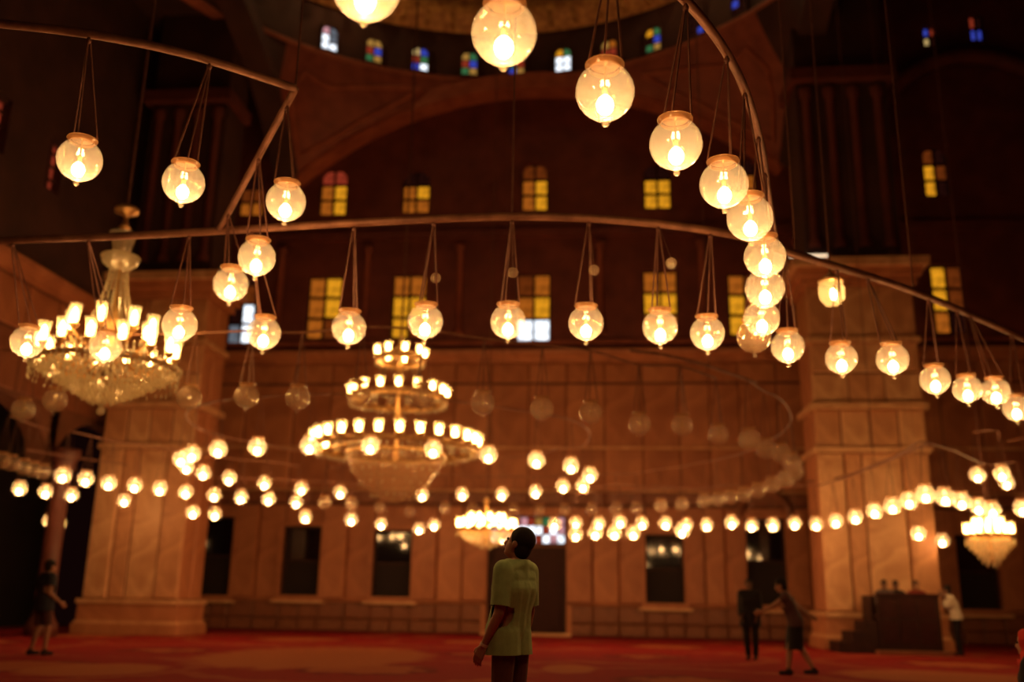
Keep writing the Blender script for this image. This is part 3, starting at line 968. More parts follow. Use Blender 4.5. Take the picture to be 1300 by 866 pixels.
ring([(277, 570), (327, 567), (393, 565), (470, 565), (550, 570), (620, 577), (681, 584), (725, 591), (749, 603), (740, 616), (715, 617), (680, 624), (637, 627), (587, 627), (536, 628), (432, 625), (383, 620), (336, 613), (291, 607), (258, 600), (237, 592), (230, 582), (244, 576)],
     4.0, True, '{} lit globe of the ring round the tiered chandelier, counting from the crystal chandelier pier', 'ring of globes round the tiered chandelier', 'iron hoop circling the three-tiered chandelier', True)
ring([(25, 620), (58, 624), (91, 628), (158, 635)], 3.7, True, '{} lit globe of the short row before the reddish columns, counting towards the pier', 'short row of globes by the columns', 'thin iron hoop before the reddish columns')
ring([(80, 603), (109, 608), (138, 613), (171, 616), (203, 620), (236, 624), (272, 628), (306, 631), (341, 633), (376, 637)],
     3.7, True, '{} lit globe of the row crossing the crystal chandelier pier, counting from the arcade', 'row of globes before the left pier', 'thin iron hoop passing before the pier under the crystal chandelier')
ring([(245, 650), (273, 652), (388, 656), (446, 659), (484, 665), (532, 671), (551, 666)], 3.3, True, '{} small far globe before the dark windows, counting from the pier towards the door', 'far globes near the door', 'far iron hoop before the dark windows')
ring([(704, 665), (731, 664), (760, 664), (787, 662), (815, 664), (845, 664), (871, 666), (897, 666), (929, 663), (954, 667), (981, 666), (1009, 664), (1036, 665), (1061, 661), (1086, 656), (1110, 648), (1133, 642), (1154, 635), (1175, 627), (1200, 631), (1221, 636), (1242, 643), (1260, 647), (1298, 645)],
     3.25, True, '{} small lit globe of the long even row, counting from the door past the booth', 'long even row of far globes', 'thin iron hoop carrying the long even row of globes')
ring([(731, 678), (756, 676), (780, 676), (804, 676), (866, 673)], 2.8, True, '{} tiny lit globe of the low far row, counting from the door', 'lower far row of globes', 'far low iron hoop against the alabaster wall')
ring([(1241, 603), (1272, 601), (1278, 612), (1320, 606)], 4.15, True, '{} lit globe of the cluster above the pointed basket chandelier, counting from the booth pier', 'cluster of globes by the right aisle', 'short iron hoop in the right aisle')
ring([(1166, 677), (1196, 686), (1240, 690)][:2], 2.9, True, '{} tiny low-hung lit globe above the booth, counting from the pier', 'low globes beside the pier', None, dz=17.4)
p = PZ(636, 684, 3.0)
globe(p, (p.x, p.y, 24.0), True, 'tiny lit globe lamp hanging beside the small bright chandelier', None, False)
for x, y, lab in [(76, 664, 'nearer the pier'), (62, 661, 'nearer the column')]:
    p = PZ(x, y, 3.2)
    globe(p, (p.x, p.y, 9.1 if p.x < XL else 20.5), True, 'tiny lit globe lamp deep in the dark arcade, ' + lab, 'arcade globes', False)
# unlit rings
ring([(-20, 520), (30, 520), (70, 508), (240, 505), (313, 503), (378, 505), (455, 500), (535, 503), (613, 512), (688, 519), (750, 524), (812, 538), (866, 540), (912, 552)], 4.0, False,
     '{} unlit clear globe of the wide row, counting from the arcade past the tiered chandelier', 'unlit globes in the wide row', 'iron hoop carrying the unlit globes', near=True)
ring([(951, 558), (973, 570), (992, 576), (1005, 587), (1008, 599), (997, 609), (980, 616), (962, 623), (944, 628), (927, 631), (911, 634), (894, 636), (866, 640), (839, 642), (808, 646), (782, 646), (751, 647), (717, 648), (685, 649), (652, 648), (600, 648), (565, 646), (520, 650), (482, 645), (446, 640), (412, 638)], 3.7, False,
     '{} small unlit globe of the dim curved string, counting from the booth pier round', 'dim string of unlit globes', 'thin iron hoop carrying the dim string of unlit globes')
ring([(2, 585), (14, 588), (30, 593), (42, 596), (55, 599)], 3.9, False, '{} small unlit globe of the string before the arcade, counting towards the pier', 'unlit globes by the arcade', 'thin iron hoop before the arcade')

# loose dark cables and rods
rod('iron_rod', [PZ(*p, 4.6) for p in [(1022, 612), (1060, 608), (1110, 592), (1150, 575), (1180, 562)]], 0.03, 'dark sagging iron bar crossing the booth-side pier', 'iron bar')
rod('iron_rod', [PZ(*p, 5.4) for p in [(800, 445), (850, 452), (900, 465), (960, 486)]], 0.028, 'thin dark iron bar sloping before the alabaster wall', 'iron bar')
for (bx, by, bz), lab in [((j_hi.x, j_hi.y, j_hi.z), 'hanging rod above the sloping strut'), ((PZ(650, 275, 5.0).x, PZ(650, 275, 5.0).y, 5.0), 'hanging rod at the middle of the long hoop'),
                          ((PZ(1010, 323, 5.0).x, PZ(1010, 323, 5.0).y, 5.0), 'hanging rod where the two hoops meet'), ((PZ(1160, 370, 5.0).x, PZ(1160, 370, 5.0).y, 5.0), 'hanging rod above the far end of the long hoop'),
                          ((PZ(850, -30, 5.25).x, PZ(850, -30, 5.25).y, 5.25), 'hanging rod above the steep hoop'), (tuple(PZ(1110, 592, 4.6)), 'hanging rod at the sagging bar'), (tuple(PZ(900, 465, 5.4)), 'hanging rod at the sloping bar')]:
    top = (bx, by, 20.3 if by < 14 else 24)
    put('hanging_rod', MB().tube([(0, 0, 0), (0, 0, top[2] - bz)], 0.011, 5).mesh('hanging_rod', 'chain_iron'), None, (bx, by, bz), 0, 'thin iron ' + lab, 'rod')


# ------------------------------------------------------------------ chandeliers
me_shade = MB().lathe([(0.03, 0), (0.04, 0.03), (0.046, 0.1), (0.062, 0.2)], 12).mesh('lamp_shade', 'shade_glass', True)
me_flame = MB().lathe([(0.004, 0.02), (0.02, 0.03), (0.024, 0.08), (0.016, 0.14), (0.003, 0.165)], 8).mesh('candle_bulb', 'candle_glow', True)
me_cup = MB().lathe([(0.004, -0.06), (0.02, -0.05), (0.05, -0.012), (0.055, 0.0), (0.03, 0.005)], 10).mesh('lamp_cup', 'brass', True)


def candle(parent, loc, s=1.0, lit=True, wide=1.0):
    o = put('lamp_cup', me_cup, parent, loc)
    o.scale = (s * wide, s * wide, s)
    put('lamp_shade', me_shade, o)
    if lit:
        put('candle_bulb', me_flame, o)


def chain_to(parent, z0, z1, r=0.02):
    put('suspension_rod', MB().tube([(0, 0, z0), (0, 0, z1)], r, 6).mesh('suspension_rod', 'chain_iron'), parent)


def drops(parent, rings, name='crystal_drops', tilt=0.0):
    m = MB()
    for r, z, n, h, rad in rings:
        for i in range(n):
            a = 2 * pi * (i + 0.5 * random.random()) / n
            m.drop((r * cos(a), r * sin(a), z + random.uniform(-.02, .02)), rad, h * random.uniform(.8, 1.15))
    return put(name, m.mesh(name, 'crystal'), parent, kind='stuff')


def arms(parent, n, r, z, zc, s=1.0, rc=0.08, ph=0.0):
    for i in range(n):
        a = 2 * pi * (i + ph) / n
        d = Vector((cos(a), sin(a), 0))
        pts = spline([d * rc + Vector((0, 0, zc)), d * (r * .45) + Vector((0, 0, zc - 0.16)), d * (r * .85) + Vector((0, 0, z - 0.17)), d * r + Vector((0, 0, z - 0.05))], 4)
        put('arm', MB().tube(pts, 0.014 * s, 6).mesh('arm', 'brass', True), parent)
        candle(parent, d * r + Vector((0, 0, z)), s)


# crystal chandelier hanging on the left
c = Vector((-4.38, 12.5, 0))
root = put('crystal_chandelier', None, None, (c.x, c.y, 3.6), 0, 'large crystal chandelier with many glass candle shades and hanging drops', 'chandelier')
b = 3.6
chain_to(root, 6.7 - b, 20.4 - b)
put('canopy', MB().lathe([(0.02, 6.72 - b), (0.12, 6.70 - b), (0.18, 6.66 - b), (0.17, 6.6 - b), (0.06, 6.57 - b), (0.035, 6.5 - b), (0.05, 6.42 - b), (0.09, 6.36 - b), (0.03, 6.34 - b)], 20).mesh('canopy', 'brass', True), root)
put('glass_bell', MB().lathe([(0.2, 6.27 - b), (0.17, 6.2 - b), (0.13, 6.05 - b), (0.13, 5.96 - b), (0.05, 5.94 - b)], 20).mesh('glass_bell', 'crystal', True), root)
put('glass_bowl', MB().lathe([(0.04, 5.7 - b), (0.14, 5.72 - b), (0.24, 5.8 - b), (0.28, 5.9 - b), (0.26, 5.92 - b), (0.2, 5.86 - b), (0.05, 5.8 - b)], 22).mesh('glass_bowl', 'crystal', True), root)
put('stem', MB().lathe([(0.03, 6.4 - b), (0.03, 5.2 - b), (0.06, 5.1 - b), (0.1, 4.9 - b), (0.05, 4.7 - b), (0.12, 4.55 - b), (0.12, 4.45 - b), (0.04, 4.3 - b)], 14).mesh('stem', 'brass', True), root)
m = MB()
for i in range(16):
    a = 2 * pi * i / 16
    for k in range(14):
        t = k / 14
        rr = 0.13 + 0.17 * t ** 1.6
        m.drop((rr * cos(a), rr * sin(a), 5.7 - b - 0.75 * t), 0.016, 0.055)
put('crystal_strands', m.mesh('crystal_strands', 'crystal'), root, kind='stuff')
arms(root, 8, 0.56, 4.76 - b, 4.6 - b, 1.45, 0.08, 0.3)
arms(root, 14, 0.9, 4.45 - b, 4.4 - b, 1.4, 0.1, 0.0)
put('basket_ring', MB().lathe([(0.95, 4.3 - b), (0.98, 4.28 - b), (0.98, 4.24 - b), (0.95, 4.22 - b), (0.95, 4.3 - b)], 36).mesh('basket_ring', 'brass', True), root)
rg = []
for k in range(20):
    t = k / 19
    rr = 0.98 * (1 - t) ** 0.8 + 0.03
    rg.append((rr, 4.30 - b - 0.52 * t, int(10 + 62 * rr), 0.10, 0.017))
    if k % 2 == 0:
        rg.append((rr * .92, 4.34 - b - 0.5 * t, int(8 + 50 * rr), 0.11, 0.018))
rg += [(0.98, 4.18 - b, 60, 0.1, 0.016), (0.98, 4.07 - b, 46, 0.09, 0.016), (0.5, 4.62 - b, 26, 0.12, 0.018), (0.62, 4.5 - b, 34, 0.12, 0.018), (0.75, 4.42 - b, 40, 0.12, 0.018)]
drops(root, rg)
put('bottom_ball', MB().sphere((0, 0, 0.02), 0.06, 12, 8).mesh('bottom_ball', 'crystal', True), root)

# three tiered chandelier
root = put('tiered_chandelier', None, None, (-2.15, 21.5, 3.2), 0, 'great three-tiered chandelier with rings of lamps over a crystal bowl', 'chandelier')
b = 3.2
chain_to(root, 7.0 - b, 24 - b, 0.025)
put('stem', MB().lathe([(0.05, 7.2 - b), (0.05, 6.5 - b), (0.09, 6.4 - b), (0.05, 6.2 - b), (0.05, 5.4 - b), (0.1, 5.2 - b), (0.05, 5.0 - b), (0.05, 4.2 - b)], 12).mesh('stem', 'brass', True), root)
for r, z, n, s in ((0.58, 6.62, 9, 1.15), (1.13, 5.66, 17, 1.2), (1.9, 4.5, 27, 1.4)):
    hp = put('hoop', MB().lathe([(r - 0.03, z - b - 0.1), (r + 0.02, z - b - 0.1), (r + 0.02, z - b), (r - 0.03, z - b), (r - 0.03, z - b - 0.1)], 48).mesh('hoop', 'brass', True), root)
    for k in range(6):
        a = 2 * pi * k / 6
        put('spoke', MB().tube([(0.05 * cos(a), 0.05 * sin(a), z - b + 0.3), (r * cos(a), r * sin(a), z - b - 0.05)], 0.015, 5).mesh('spoke', 'brass'), root)
    for i in range(n):
        a = 2 * pi * (i + 0.3) / n
        candle(root, (r * cos(a), r * sin(a), z - b + 0.05), s, not (r > 1 and sin(a) > 0.35), 1.5)
    drops(root, [(r, z - b - 0.1, n * 3, 0.1, 0.018), (r * .93, z - b - 0.1, n * 3, 0.1, 0.018)])
put('crystal_bowl', MB().lathe([(1.12, 4.32 - b), (1.1, 4.2 - b), (0.98, 3.95 - b), (0.78, 3.68 - b), (0.5, 3.42 - b), (0.2, 3.28 - b), (0.03, 3.24 - b)], 30).mesh('crystal_bowl', 'bowl_crystal', True), root)
put('bowl_rim', MB().lathe([(1.1, 4.3 - b), (1.16, 4.3 - b), (1.16, 4.37 - b), (1.1, 4.37 - b), (1.1, 4.3 - b)], 36).mesh('bowl_rim', 'brass', True), root)
drops(root, [(1.14, 4.3 - b, 34, 0.12, 0.018), (1.0, 4.0 - b, 22, 0.1, 0.018), (0.8, 3.7 - b, 18, 0.1, 0.018), (0.52, 3.43 - b, 14, 0.1, 0.018)])


def small_chandelier(loc, label, r, zl, zb, zt, top):
    root = put('basket_chandelier', None, None, (loc[0], loc[1], zb), 0, label, 'chandelier')
    chain_to(root, zt - zb, top - zb, 0.018)
    put('stem', MB().lathe([(0.03, zt - zb), (0.08, zt - zb - 0.1), (0.03, zt - zb - 0.2), (0.05, zl - zb - 0.1), (0.03, zb - zb + 0.1)], 10).mesh('stem', 'brass', True), root)
    put('hoop', MB().lathe([(r - 0.03, zl - zb - 0.1), (r + 0.02, zl - zb - 0.1), (r + 0.02, zl - zb - 0.04), (r - 0.03, zl - zb - 0.04), (r - 0.03, zl - zb - 0.1)], 30).mesh('hoop', 'brass', True), root)
    for n, rr, dz in ((16, r, 0.0), (10, r * .6, 0.14)):
        for i in range(n):
            a = 2 * pi * i / n
            candle(root, (rr * cos(a), rr * sin(a), zl - zb + dz), 1.3)
    for k in range(5):
        a = 2 * pi * k / 5
        put('spoke', MB().tube([(0.03 * cos(a), 0.03 * sin(a), zl - zb + 0.1), (r * cos(a), r * sin(a), zl - zb - 0.07)], 0.012, 5).mesh('spoke', 'brass'), root)
    h = zl - zb - 0.1
    rings = []
    for k in range(6):
        t = k / 6
        rings.append((r * (1 - t) + 0.03, h * (1 - t), max(6, int(44 * (1 - t))), h * 0.32, 0.024))
    drops(root, rings)
    put('basket', MB().lathe([(r, h), (r * .82, h * .7), (r * .5, h * .35), (0.04, 0.02)], 24).mesh('basket', 'bowl_crystal', True), root)
    return root


small_chandelier((-0.44, 25.0), 'small bright chandelier with a crystal basket hanging before the door', 0.74, 2.95, 2.45, 3.75, 24)
small_chandelier((11.72, 24.0), 'small bright chandelier with a pointed crystal basket before the far dark window', 0.5, 2.86, 2.15, 3.3, 25)

# lantern before the right pier
p = PZ(1057, 387, 4.9)
root = put('glass_lantern', None, None, p, 0, 'small bright glass lantern hanging before the pier cornice', 'lantern')
put('cap', MB().lathe([(0.02, 0.46), (0.03, 0.42), (0.1, 0.38), (0.17, 0.33), (0.17, 0.31), (0.02, 0.31)], 14).mesh('cap', 'brass', True), root)
put('glass_shade', MB().lathe([(0.15, 0.31), (0.17, 0.2), (0.16, 0.08), (0.1, 0.0), (0.02, -0.02)], 8).mesh('glass_shade', 'shade_glass'), root)
put('bulb', MB().sphere((0.02, 0, 0.14), (0.04, 0.04, 0.08), 8, 6).mesh('bulb', 'candle_glow', True), root)
put('chain', MB().tube([(0, 0, 0.46), (0, 0, 15.4)], 0.012, 5).mesh('chain', 'chain_iron'), root)
# tube light lying on the pier cornice
o = put('tube_light', None, None, (8.75, 27.45, 11.1), 0, 'short white tube light on top of the pier cornice', 'tube light')
put('tube', MB().tube([(-0.55, 0, 0.09), (0.55, 0, 0.09)], 0.05, 8).mesh('tube', 'tube_glow', True), o)
put('holder', MB().box((-0.65, -0.04, 0), (0.65, 0.1, 0.04)).box((-0.65, -0.05, 0), (-0.56, 0.06, 0.15)).box((0.56, -0.05, 0), (0.65, 0.06, 0.15)).mesh('holder', 'iron'), o)
# lamps on the dome gallery
for i, ang in enumerate((-44, -38, -32, 36, 42, 48)):
    a = radians(ang)
    r = R2 - 1.25
    o = put('gallery_lamp', None, None, (D2.x + r * sin(a), D2.y + r * cos(a), 23.6), -a, 'small lamp on a bracket at the gilded dome gallery', 'lamp', 'lamps on the dome gallery')
    put('bulb', MB().sphere((0, 0, 0.1), 0.085, 8, 6).mesh('bulb', 'bulb_glow', True), o)
    put('bracket', MB().tube([(0, 0, 0.03), (0, 0.3, -0.1), (0, 0.75, -0.15)], 0.02, 5).mesh('bracket', 'iron'), o)


# ------------------------------------------------------------------ booth by the right pier
bt = put('wooden_booth', None, None, (10.28, 26.65, 0), 0, 'low dark wooden booth with steps standing before the pier', 'booth')
put('plinth', MB().box((-0.9, -1.15, 0), (0.85, 0.8, 0.09)).mesh('plinth', 'alabaster_dark'), bt)
put('front_wall', MB().box((-0.76, -0.75, 0.09), (0.76, -0.67, 1.42)).mesh('front_wall', 'dark_wood'), bt)
put('side_wall', MB().box((0.68, -0.67, 0.09), (0.76, 0.68, 1.42)).mesh('side_wall', 'dark_wood'), bt)
put('side_wall', MB().box((-0.76, -0.1, 0.09), (-0.68, 0.68, 1.42)).mesh('side_wall', 'dark_wood'), bt)
put('back_wall', MB().box((-0.76, 0.68, 0.09), (0.76, 0.76, 1.42)).mesh('back_wall', 'dark_wood'), bt)
put('seat_floor', MB().box((-0.68, -0.66, 0.86), (0.68, 0.67, 0.93)).mesh('seat_floor', 'dark_wood'), bt)
put('handrail', MB().box((-0.8, -0.79, 1.42), (0.8, -0.64, 1.48)).mesh('handrail', 'red_wood'), bt)
for k in range(3):
    put('wall_panel', MB().box((-0.7 + k * 0.47, -0.775, 0.25), (-0.3 + k * 0.47, -0.748, 0.8)).mesh('wall_panel', 'red_wood'), bt)
    put('wall_panel', MB().box((-0.7 + k * 0.47, -0.775, 0.88), (-0.3 + k * 0.47, -0.748, 1.35)).mesh('wall_panel', 'red_wood'), bt)
for k in range(3):
    put('step', MB().box((-1.75 + k * 0.34, -0.7, 0.0), (-1.41 + k * 0.34 - 0.002, 0.5, 0.26 * (k + 1))).mesh('step', 'dark_wood'), bt)


# ------------------------------------------------------------------ people
def remesh(name, prims, voxel, mat, parent, cuts=(), smooth=4):
    bm = bmesh.new()
    for pr in prims:
        if pr[0] == 'cap':
            _, p0, r0, p1, r1 = pr
            p0, p1 = Vector(p0), Vector(p1)
            m = MB()
            n = 7
            d = p1 - p0
            L = d.length
            m.tube([p0.lerp(p1, i / n) for i in range(n + 1)] if L > 1e-4 else [p0, p0 + Vector((0, 0, .001))], [r0 + (r1 - r0) * i / n for i in range(n + 1)] if L > 1e-4 else r0, 14)
            m.sphere(p0, r0, 14, 10)
            m.sphere(p1, r1, 14, 10)
        else:
            _, c_, rad, rot = pr
            m = MB().sphere((0, 0, 0), rad, 18, 14)
            m.v = [tuple(Vector(c_) + rot @ Vector(v)) for v in m.v]
        vs = [bm.verts.new(v) for v in m.v]
        for f in m.f:
            try:
                bm.faces.new([vs[i] for i in f])
            except ValueError:
                pass
    me = bpy.data.meshes.new('tmp')
    bm.to_mesh(me)
    bm.free()
    o = bpy.data.objects.new('tmp', me)
    COL.objects.link(o)
    md = o.modifiers.new('r', 'REMESH')
    md.mode = 'VOXEL'
    md.voxel_size = voxel
    sm = o.modifiers.new('s', 'SMOOTH')
    sm.iterations = smooth
    sm.factor = 0.5
    dg = bpy.context.evaluated_depsgraph_get()
    ev = bpy.data.meshes.new_from_object(o.evaluated_get(dg))
    bpy.data.objects.remove(o)
    bm = bmesh.new()
    bm.from_mesh(ev)
    for c_, no, near in cuts:
        c_, no = Vector(c_), Vector(no)
        fs = [f for f in bm.faces if near is None or (f.calc_center_median() - Vector(near[0])).length < near[1]]
        g = set(fs)
        for f in fs:
            g.update(f.verts)
            g.update(f.edges)
        bmesh.ops.bisect_plane(bm, geom=list(g), dist=1e-5, plane_co=c_, plane_no=no, clear_outer=True)
    bm.to_mesh(ev)
    bm.free()
    ev.materials.clear()
    ev.materials.append(MATS[mat])
    ev.polygons.foreach_set('use_smooth', [True] * len(ev.polygons))
    ev.name = name
    return put(name, ev, parent)


def hand(wr, el, fwd, side, curl=0.5):
    """palm, four fingers of different length and a thumb leaving the side of the palm"""
    d = (Vector(wr) - Vector(el)).normalized()
    f = Vector(fwd)
    f = (f - d * f.dot(d)).normalized()          # thumb side
    nrm = d.cross(f) * side                       # palm normal
    wr = Vector(wr)
    pr = []
    base = wr + d * 0.085
    for k in range(4):
        off = f * (0.033 - 0.022 * k)
        pr.append(('cap', wr + d * 0.012 + off * 0.6, 0.017, base + off, 0.0125))
        ln = (0.072, 0.08, 0.075, 0.06)[k]
        k1 = base + off + (d * cos(curl * .5) + nrm * sin(curl * .5)) * ln * 0.55
        k2 = k1 + (d * cos(curl * 1.4) + nrm * sin(curl * 1.4)) * ln * 0.5
        pr.append(('cap', base + off, 0.0095, k1, 0.0088))
        pr.append(('cap', k1, 0.0088, k2, 0.0075))
    t0 = wr + d * 0.03 + f * 0.03
    t1 = t0 + (d * 0.6 + f * 0.6 + nrm * 0.3).normalized() * 0.04
    t2 = t1 + (d * 0.9 + f * 0.2 + nrm * 0.35).normalized() * 0.03
    pr += [('cap', t0, 0.014, t1, 0.011), ('cap', t1, 0.0105, t2, 0.009)]
    return pr


BASE = dict(pelvis=(0, 0, .96), chest=(0, 0, 1.27), neck=(0, -.015, 1.46), head=(0, .03, 1.6), headf=(0, 1, 0),
            shR=(.175, 0, 1.40), elR=(.22, -.03, 1.12), wrR=(.23, .06, .87), shL=(-.175, 0, 1.40), elL=(-.22, -.03, 1.12), wrL=(-.23, .06, .87),
            hipR=(.09, 0, .92), knR=(.1, .02, .5), anR=(.1, -.02, .085), hipL=(-.09, 0, .92), knL=(-.1, .02, .5), anL=(-.1, -.02, .085), toe=(0, 1, 0))


def person(label, loc, face, joints, top, bottom, skin='skin', hair='hair_dark', sleeve=0.6, hem=0.8, leg=1.0, skirt=None, vox=0.011, loose=0.0, scale=1.0, shoes='shoe_dark', scarf=None, seated=False, extra=None):
    J = {k: Vector(v) for k, v in {**BASE, **joints}.items()}
    root = put('person', None, None, loc, face, label, 'person')
    root.scale = (scale,) * 3
    lat = (J['shR'] - J['shL']).normalized()
    f = J['headf'].normalized()
    rgt = f.cross(Vector((0, 0, 1))).normalized()
    u = rgt.cross(f)
    rot = Matrix((rgt, f, u)).transposed()
    I3 = Matrix.Identity(3)
    C, Pv, N, H = J['chest'], J['pelvis'], J['neck'], J['head']
    wst = Pv.lerp(C, .5)
    hl = (J['hipR'] - J['hipL']).normalized()

    def torso(e):
        pr = []
        pr.append(('cap', C - lat * .085, .105 + e, C + lat * .085, .105 + e))
        for s_ in (-1, 1):
            pr.append(('cap', C + lat * .085 * s_, .105 + e, wst + lat * .06 * s_, .098 + e))
            pr.append(('cap', wst + lat * .06 * s_, .098 + e, Pv + hl * .075 * s_, .105 + e))
            sh = J['shR'] if s_ > 0 else J['shL']
            pr.append(('cap', C + lat * .07 * s_, .10 + e, sh - Vector((0, 0, .02)), .058 + e))
            pr.append(('cap', N, .06 + e * .6, sh, .052 + e))
        pr.append(('cap', C, .10 + e, N, .062 + e * .6))
        pr.append(('cap', C, .112 + e, wst, .105 + e))
        pr.append(('cap', wst, .105 + e, Pv, .112 + e))
        pr.append(('cap', J['shL'].lerp(J['shR'], .22) - Vector((0, 0, .05)), .078 + e, J['shL'].lerp(J['shR'], .78) - Vector((0, 0, .05)), .078 + e))
        return pr
    body = torso(0)
    hb = H - u * .075 - f * .01
    body += [('cap', N, .056, hb, .052)]
    body += [('ell', H + u * .035 - f * .012, (.074, .094, .095), rot), ('ell', H - u * .04 + f * .018, (.056, .072, .085), rot),
             ('cap', H + f * .085 + u * .005, .011, H + f * .103 - u * .03, .014), ('ell', H - u * .09 + f * .06, (.03, .025, .022), rot),
             ('ell', H + rgt * .074 - u * .005, (.012, .024, .033), rot), ('ell', H - rgt * .074 - u * .005, (.012, .024, .033), rot)]
    for s_ in 'RL':
        sh, el, wr = J['sh' + s_], J['el' + s_], J['wr' + s_]
        body += [('cap', sh, .052, el, .04), ('cap', el, .04, el.lerp(wr, .35), .039), ('cap', el.lerp(wr, .35), .039, wr, .026)]
        body += hand(wr, el, (0, 1, 0.05), -1 if s_ == 'R' else 1)
        hp, kn, an = J['hip' + s_], J['kn' + s_], J['an' + s_]
        td = J.get('toe' + s_, J['toe']).normalized()
        body += [('cap', hp, .088, kn, .056), ('cap', kn, .055, kn.lerp(an, .35), .056), ('cap', kn.lerp(an, .35), .056, an, .036),
                 ('cap', an - td * .03 - Vector((0, 0, .045)), .036, an + td * .13 - Vector((0, 0, .055)), .028)]
    bo = remesh('body', body, vox, skin, root, smooth=3)
    # hair, eyes, mouth
    if scarf:
        sc = [('ell', H + u * .035 - f * .02, (.098, .118, .118), rot), ('ell', H - u * .06 - f * .02, (.085, .085, .11), rot), ('cap', H - u * .1 - f * .01, .085, N - Vector((0, 0, .03)), .14)]
        remesh('headscarf', sc, vox, scarf, root, [(H + f * .062, f, (H, .17))])
    else:
        remesh('hair', [('ell', H + u * .045 - f * .022, (.085, .104, .1), rot), ('ell', H - u * .02 - f * .05, (.078, .066, .088), rot)], vox, hair, root, [(H + f * .052 + u * .03, (f * .9 - u * .45), None)])
    for s_ in (-1, 1):
        m = MB().sphere((0, 0, 0), .011, 8, 6)
        put('eye', m.mesh('eye', 'eye_dark', True), root, H + f * .083 + rgt * .03 * s_ + u * .012)
    mo = put('mouth', MB().sphere((0, 0, 0), (.022, .006, .005), 8, 6).mesh('mouth', 'lip', True), root, H + f * .086 - u * .062)
    mo.rotation_euler = rot.to_euler()
    # top
    e = .016 + loose
    tp = torso(e)
    cuts = []
    for s_ in 'RL':
        sh, el, wr = J['sh' + s_], J['el' + s_], J['wr' + s_]
        if sleeve <= 0:
            continue
        if sleeve <= 1:
            end = sh.lerp(el, sleeve)
            tp.append(('cap', sh, .058 + e, sh.lerp(el, sleeve + .1), .05 + e))
            cuts.append((end, (el - sh).normalized(), (end + (el - sh) * .12, .11)))
        else:
            end = el.lerp(wr, sleeve - 1)
            tp += [('cap', sh, .058 + e, el, .05 + e), ('cap', el, .05 + e, el.lerp(wr, min(1, sleeve - 1 + .08)), .037 + e)]
            cuts.append((end, (wr - el).normalized(), (end + (wr - el) * .12, .09)))
    if not seated and hem < Pv.z:
        for s_ in (-1, 1):
            tp.append(('cap', Pv + hl * .075 * s_, .112 + e, Vector((Pv.x, Pv.y, hem - .05)) + hl * .085 * s_, .122 + e))
        cuts.append(((0, 0, hem), (0, 0, -1), (Vector((Pv.x, Pv.y, hem)), .3)))
    cuts.append((N + Vector((0, 0, .035)), (0, 0, 1), (N + Vector((0, 0, .08)), .12)))
    remesh('shirt', tp, vox, top, root, cuts, 14)
    # bottom
    bp = [('cap', Pv - hl * .07, .108, Pv + hl * .07, .108)]
    cuts = []
    if skirt:
        zz = skirt
        bp = [('cap', Pv, .14, wst, .12)]
        kc = (J['knR'] + J['knL']) / 2
        bp.append(('cap', Pv - hl * .05, .13, Vector((kc.x - .09, kc.y, zz - .03)), .13))
        bp.append(('cap', Pv + hl * .05, .13, Vector((kc.x + .09, kc.y, zz - .03)), .13))
        bp.append(('cap', Pv, .13, Vector((kc.x, kc.y + .05, zz - .03)), .14))
        cuts.append(((0, 0, zz), (0, 0, -1), None))
    else:
        for s_ in 'RL':
            hp, kn, an = J['hip' + s_], J['kn' + s_], J['an' + s_]
            bp.append(('cap', hp, .098, kn, .076))
            if leg < 1:
                end = hp.lerp(kn, leg)
                bp[-1] = ('cap', hp, .098, hp.lerp(kn, leg + .08), .088)
                cuts.append((end, (kn - hp).normalized(), (end + (kn - hp) * .15, .16)))
            else:
                bp.append(('cap', kn, .076, an + Vector((0, 0, .02)), .062))
                cuts.append((an + Vector((0, 0, .02)), (an - kn).normalized(), (an, .12)))
    remesh('skirt' if skirt else 'trousers', bp, vox, bottom, root, cuts, 4)
    for s_ in 'RL':
        an = J['an' + s_]
        td = J.get('toe' + s_, J['toe']).normalized()
        remesh('shoe', [('cap', an - td * .035 - Vector((0, 0, .04)), .045, an + td * .14 - Vector((0, 0, .052)), .034), ('cap', an, .045, an - Vector((0, 0, .03)), .045)], vox, shoes, root, smooth=2)
    return root


for n_, c_ in (('skin', (0.42, 0.20, 0.12)), ('skin_dark', (0.20, 0.09, 0.055)), ('hair_dark', (0.016, 0.009, 0.009)), ('eye_dark', (0.02, 0.012, 0.01)), ('lip', (0.32, 0.10, 0.08)),
               ('olive_cotton', (0.33, 0.43, 0.18)), ('brown_cotton', (0.13, 0.05, 0.035)), ('black_cloth', (0.016, 0.010, 0.012)), ('navy_cloth', (0.030, 0.030, 0.045)),
               ('white_cotton', (0.72, 0.62, 0.50)), ('grey_cloth', (0.12, 0.085, 0.085)), ('dark_red_cloth', (0.20, 0.025, 0.02)), ('red_scarf', (0.55, 0.04, 0.03)), ('shoe_dark', (0.03, 0.016, 0.014)), ('plum_cloth', (0.09, 0.035, 0.035))):
    surf(n_, c_, None, 0.8 if 'skin' not in n_ else 0.5, 14, bump=0.08, spec=0.25)

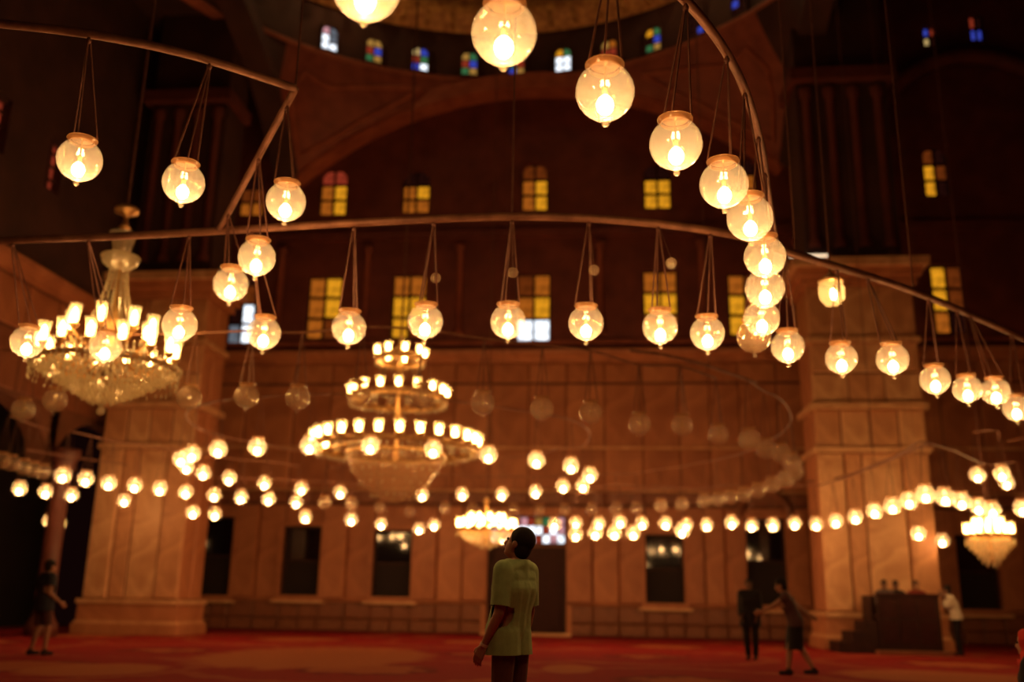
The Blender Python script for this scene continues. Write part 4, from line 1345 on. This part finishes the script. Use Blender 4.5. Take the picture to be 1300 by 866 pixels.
# man in the olive t-shirt
man = person('man in an olive green t-shirt seen from behind, head tilted back at the lamps', (1.90, 7.5, 0), radians(62),
             dict(pelvis=(0, .03, .96), chest=(0, -.02, 1.27), neck=(0, -.065, 1.45), head=(-.01, -.055, 1.60), headf=(-.2, .85, .36), shR=(.165, -.04, 1.40), shL=(-.165, -.03, 1.40),
                  elL=(-.215, -.03, 1.09), wrL=(-.225, .10, .85), wrR=(.21, .03, .86), elR=(.205, -.03, 1.10)),
             'olive_cotton', 'brown_cotton', sleeve=.84, hem=.79, vox=0.0065, loose=.008, scale=1.0)
put('wristband', MB().lathe([(.031, -.012), (.034, 0), (.031, .012)], 14).mesh('wristband', 'white_cotton', True), man, (-.2245, .093, .863)).rotation_euler = (radians(28), 0, 0)

p = PZ(47, 832, 0)
person('person in a dark top and knee shorts walking past the arcade', (p.x, p.y, 0), radians(-35),
       dict(hipR=(.09, 0, .92), knR=(.1, .08, .51), anR=(.1, .08, .085), knL=(-.1, 0, .5), anL=(-.1, -.09, .088), elL=(-.24, -.05, 1.13), wrL=(-.25, .02, .88), wrR=(.22, .2, .95)),
       'navy_cloth', 'plum_cloth', sleeve=.55, leg=.92, loose=.02, scale=1.02)
p = PZ(955, 838, 0)
person('person dressed all in black standing beside the leaning woman', (p.x, p.y, 0), radians(160), dict(elR=(.2, -.02, 1.12), wrR=(.17, .1, .92), elL=(-.2, -.02, 1.12), wrL=(-.17, .1, .92), anR=(.08, -.02, .085), anL=(-.08, -.02, .085)), 'black_cloth', 'black_cloth', skin='skin_dark', sleeve=1.9, loose=.02, scale=0.98, hem=.7)
p = PZ(1010, 857, 0)
person('woman in a dark knee-length skirt leaning forward with one arm stretched out', (p.x, p.y, 0), radians(75),
       dict(pelvis=(0, -.05, .9), chest=(0, .06, 1.18), neck=(0, .11, 1.36), head=(0, .17, 1.49), headf=(0, 1, -.2), shR=(.165, .08, 1.3), shL=(-.165, .08, 1.3), elL=(-.2, .3, 1.14), wrL=(-.16, .5, 1.05),
            elR=(.24, -.1, 1.12), wrR=(.26, -.27, 1.0), hipR=(.08, -.05, .86), hipL=(-.08, -.05, .86), knR=(.09, -.1, .46), knL=(-.09, .06, .47), anR=(.1, -.3, .1), anL=(-.1, .1, .085)),
       'plum_cloth', 'black_cloth', sleeve=.4, skirt=.42, hair='hair_dark')
SIT = dict(pelvis=(0, 0, .10), chest=(0, .02, .42), neck=(0, .02, .61), head=(0, .05, .755), shR=(.175, .02, .55), shL=(-.175, .02, .55), elR=(.22, .06, .28), elL=(-.22, .06, .28), wrR=(.12, .26, .2), wrL=(-.12, .26, .2),
           hipR=(.09, .03, .1), hipL=(-.09, .03, .1), knR=(.17, .3, .1), knL=(-.17, .3, .1), anR=(-.05, .32, .09), anL=(.05, .2, .09), toeR=(-1, .1, 0), toeL=(1, .1, 0))
for x, lab, tp, sk in ((9.86, 'person in a grey top sitting inside the booth near its steps', 'grey_cloth', 'skin_dark'), (10.3, 'person in black sitting in the middle of the booth', 'black_cloth', 'skin_dark'), (10.66, 'person in dark red sitting inside the booth by its far wall', 'dark_red_cloth', 'skin')):
    person(lab, (x, 26.95 if 10.1 < x < 10.6 else 26.42, .965), radians(180), SIT, tp, 'black_cloth', skin=sk, sleeve=1.7, seated=True, vox=.013, scale=.96)
person('person in a white shirt and black trousers leaning on the side of the booth', (11.44, 25.95, 0.0), radians(78),
       dict(chest=(0, .07, 1.25), neck=(0, .13, 1.43), head=(0, .17, 1.57), shR=(.17, .1, 1.37), shL=(-.17, .1, 1.37), elR=(.2, .2, 1.2), wrR=(.14, .28, 1.42), elL=(-.2, .2, 1.2), wrL=(-.14, .28, 1.42)),
       'white_cotton', 'black_cloth', skin='skin_dark', sleeve=1.5, loose=.02, hem=.86)
p = PY(1318, 880, 11.0)
person('person in black with a red headscarf sitting on the carpet', (p.x, 11.0, 0.03), radians(60), SIT, 'black_cloth', 'black_cloth', sleeve=1.8, seated=True, scarf='red_scarf', vox=.012, loose=.02, scale=1.05)
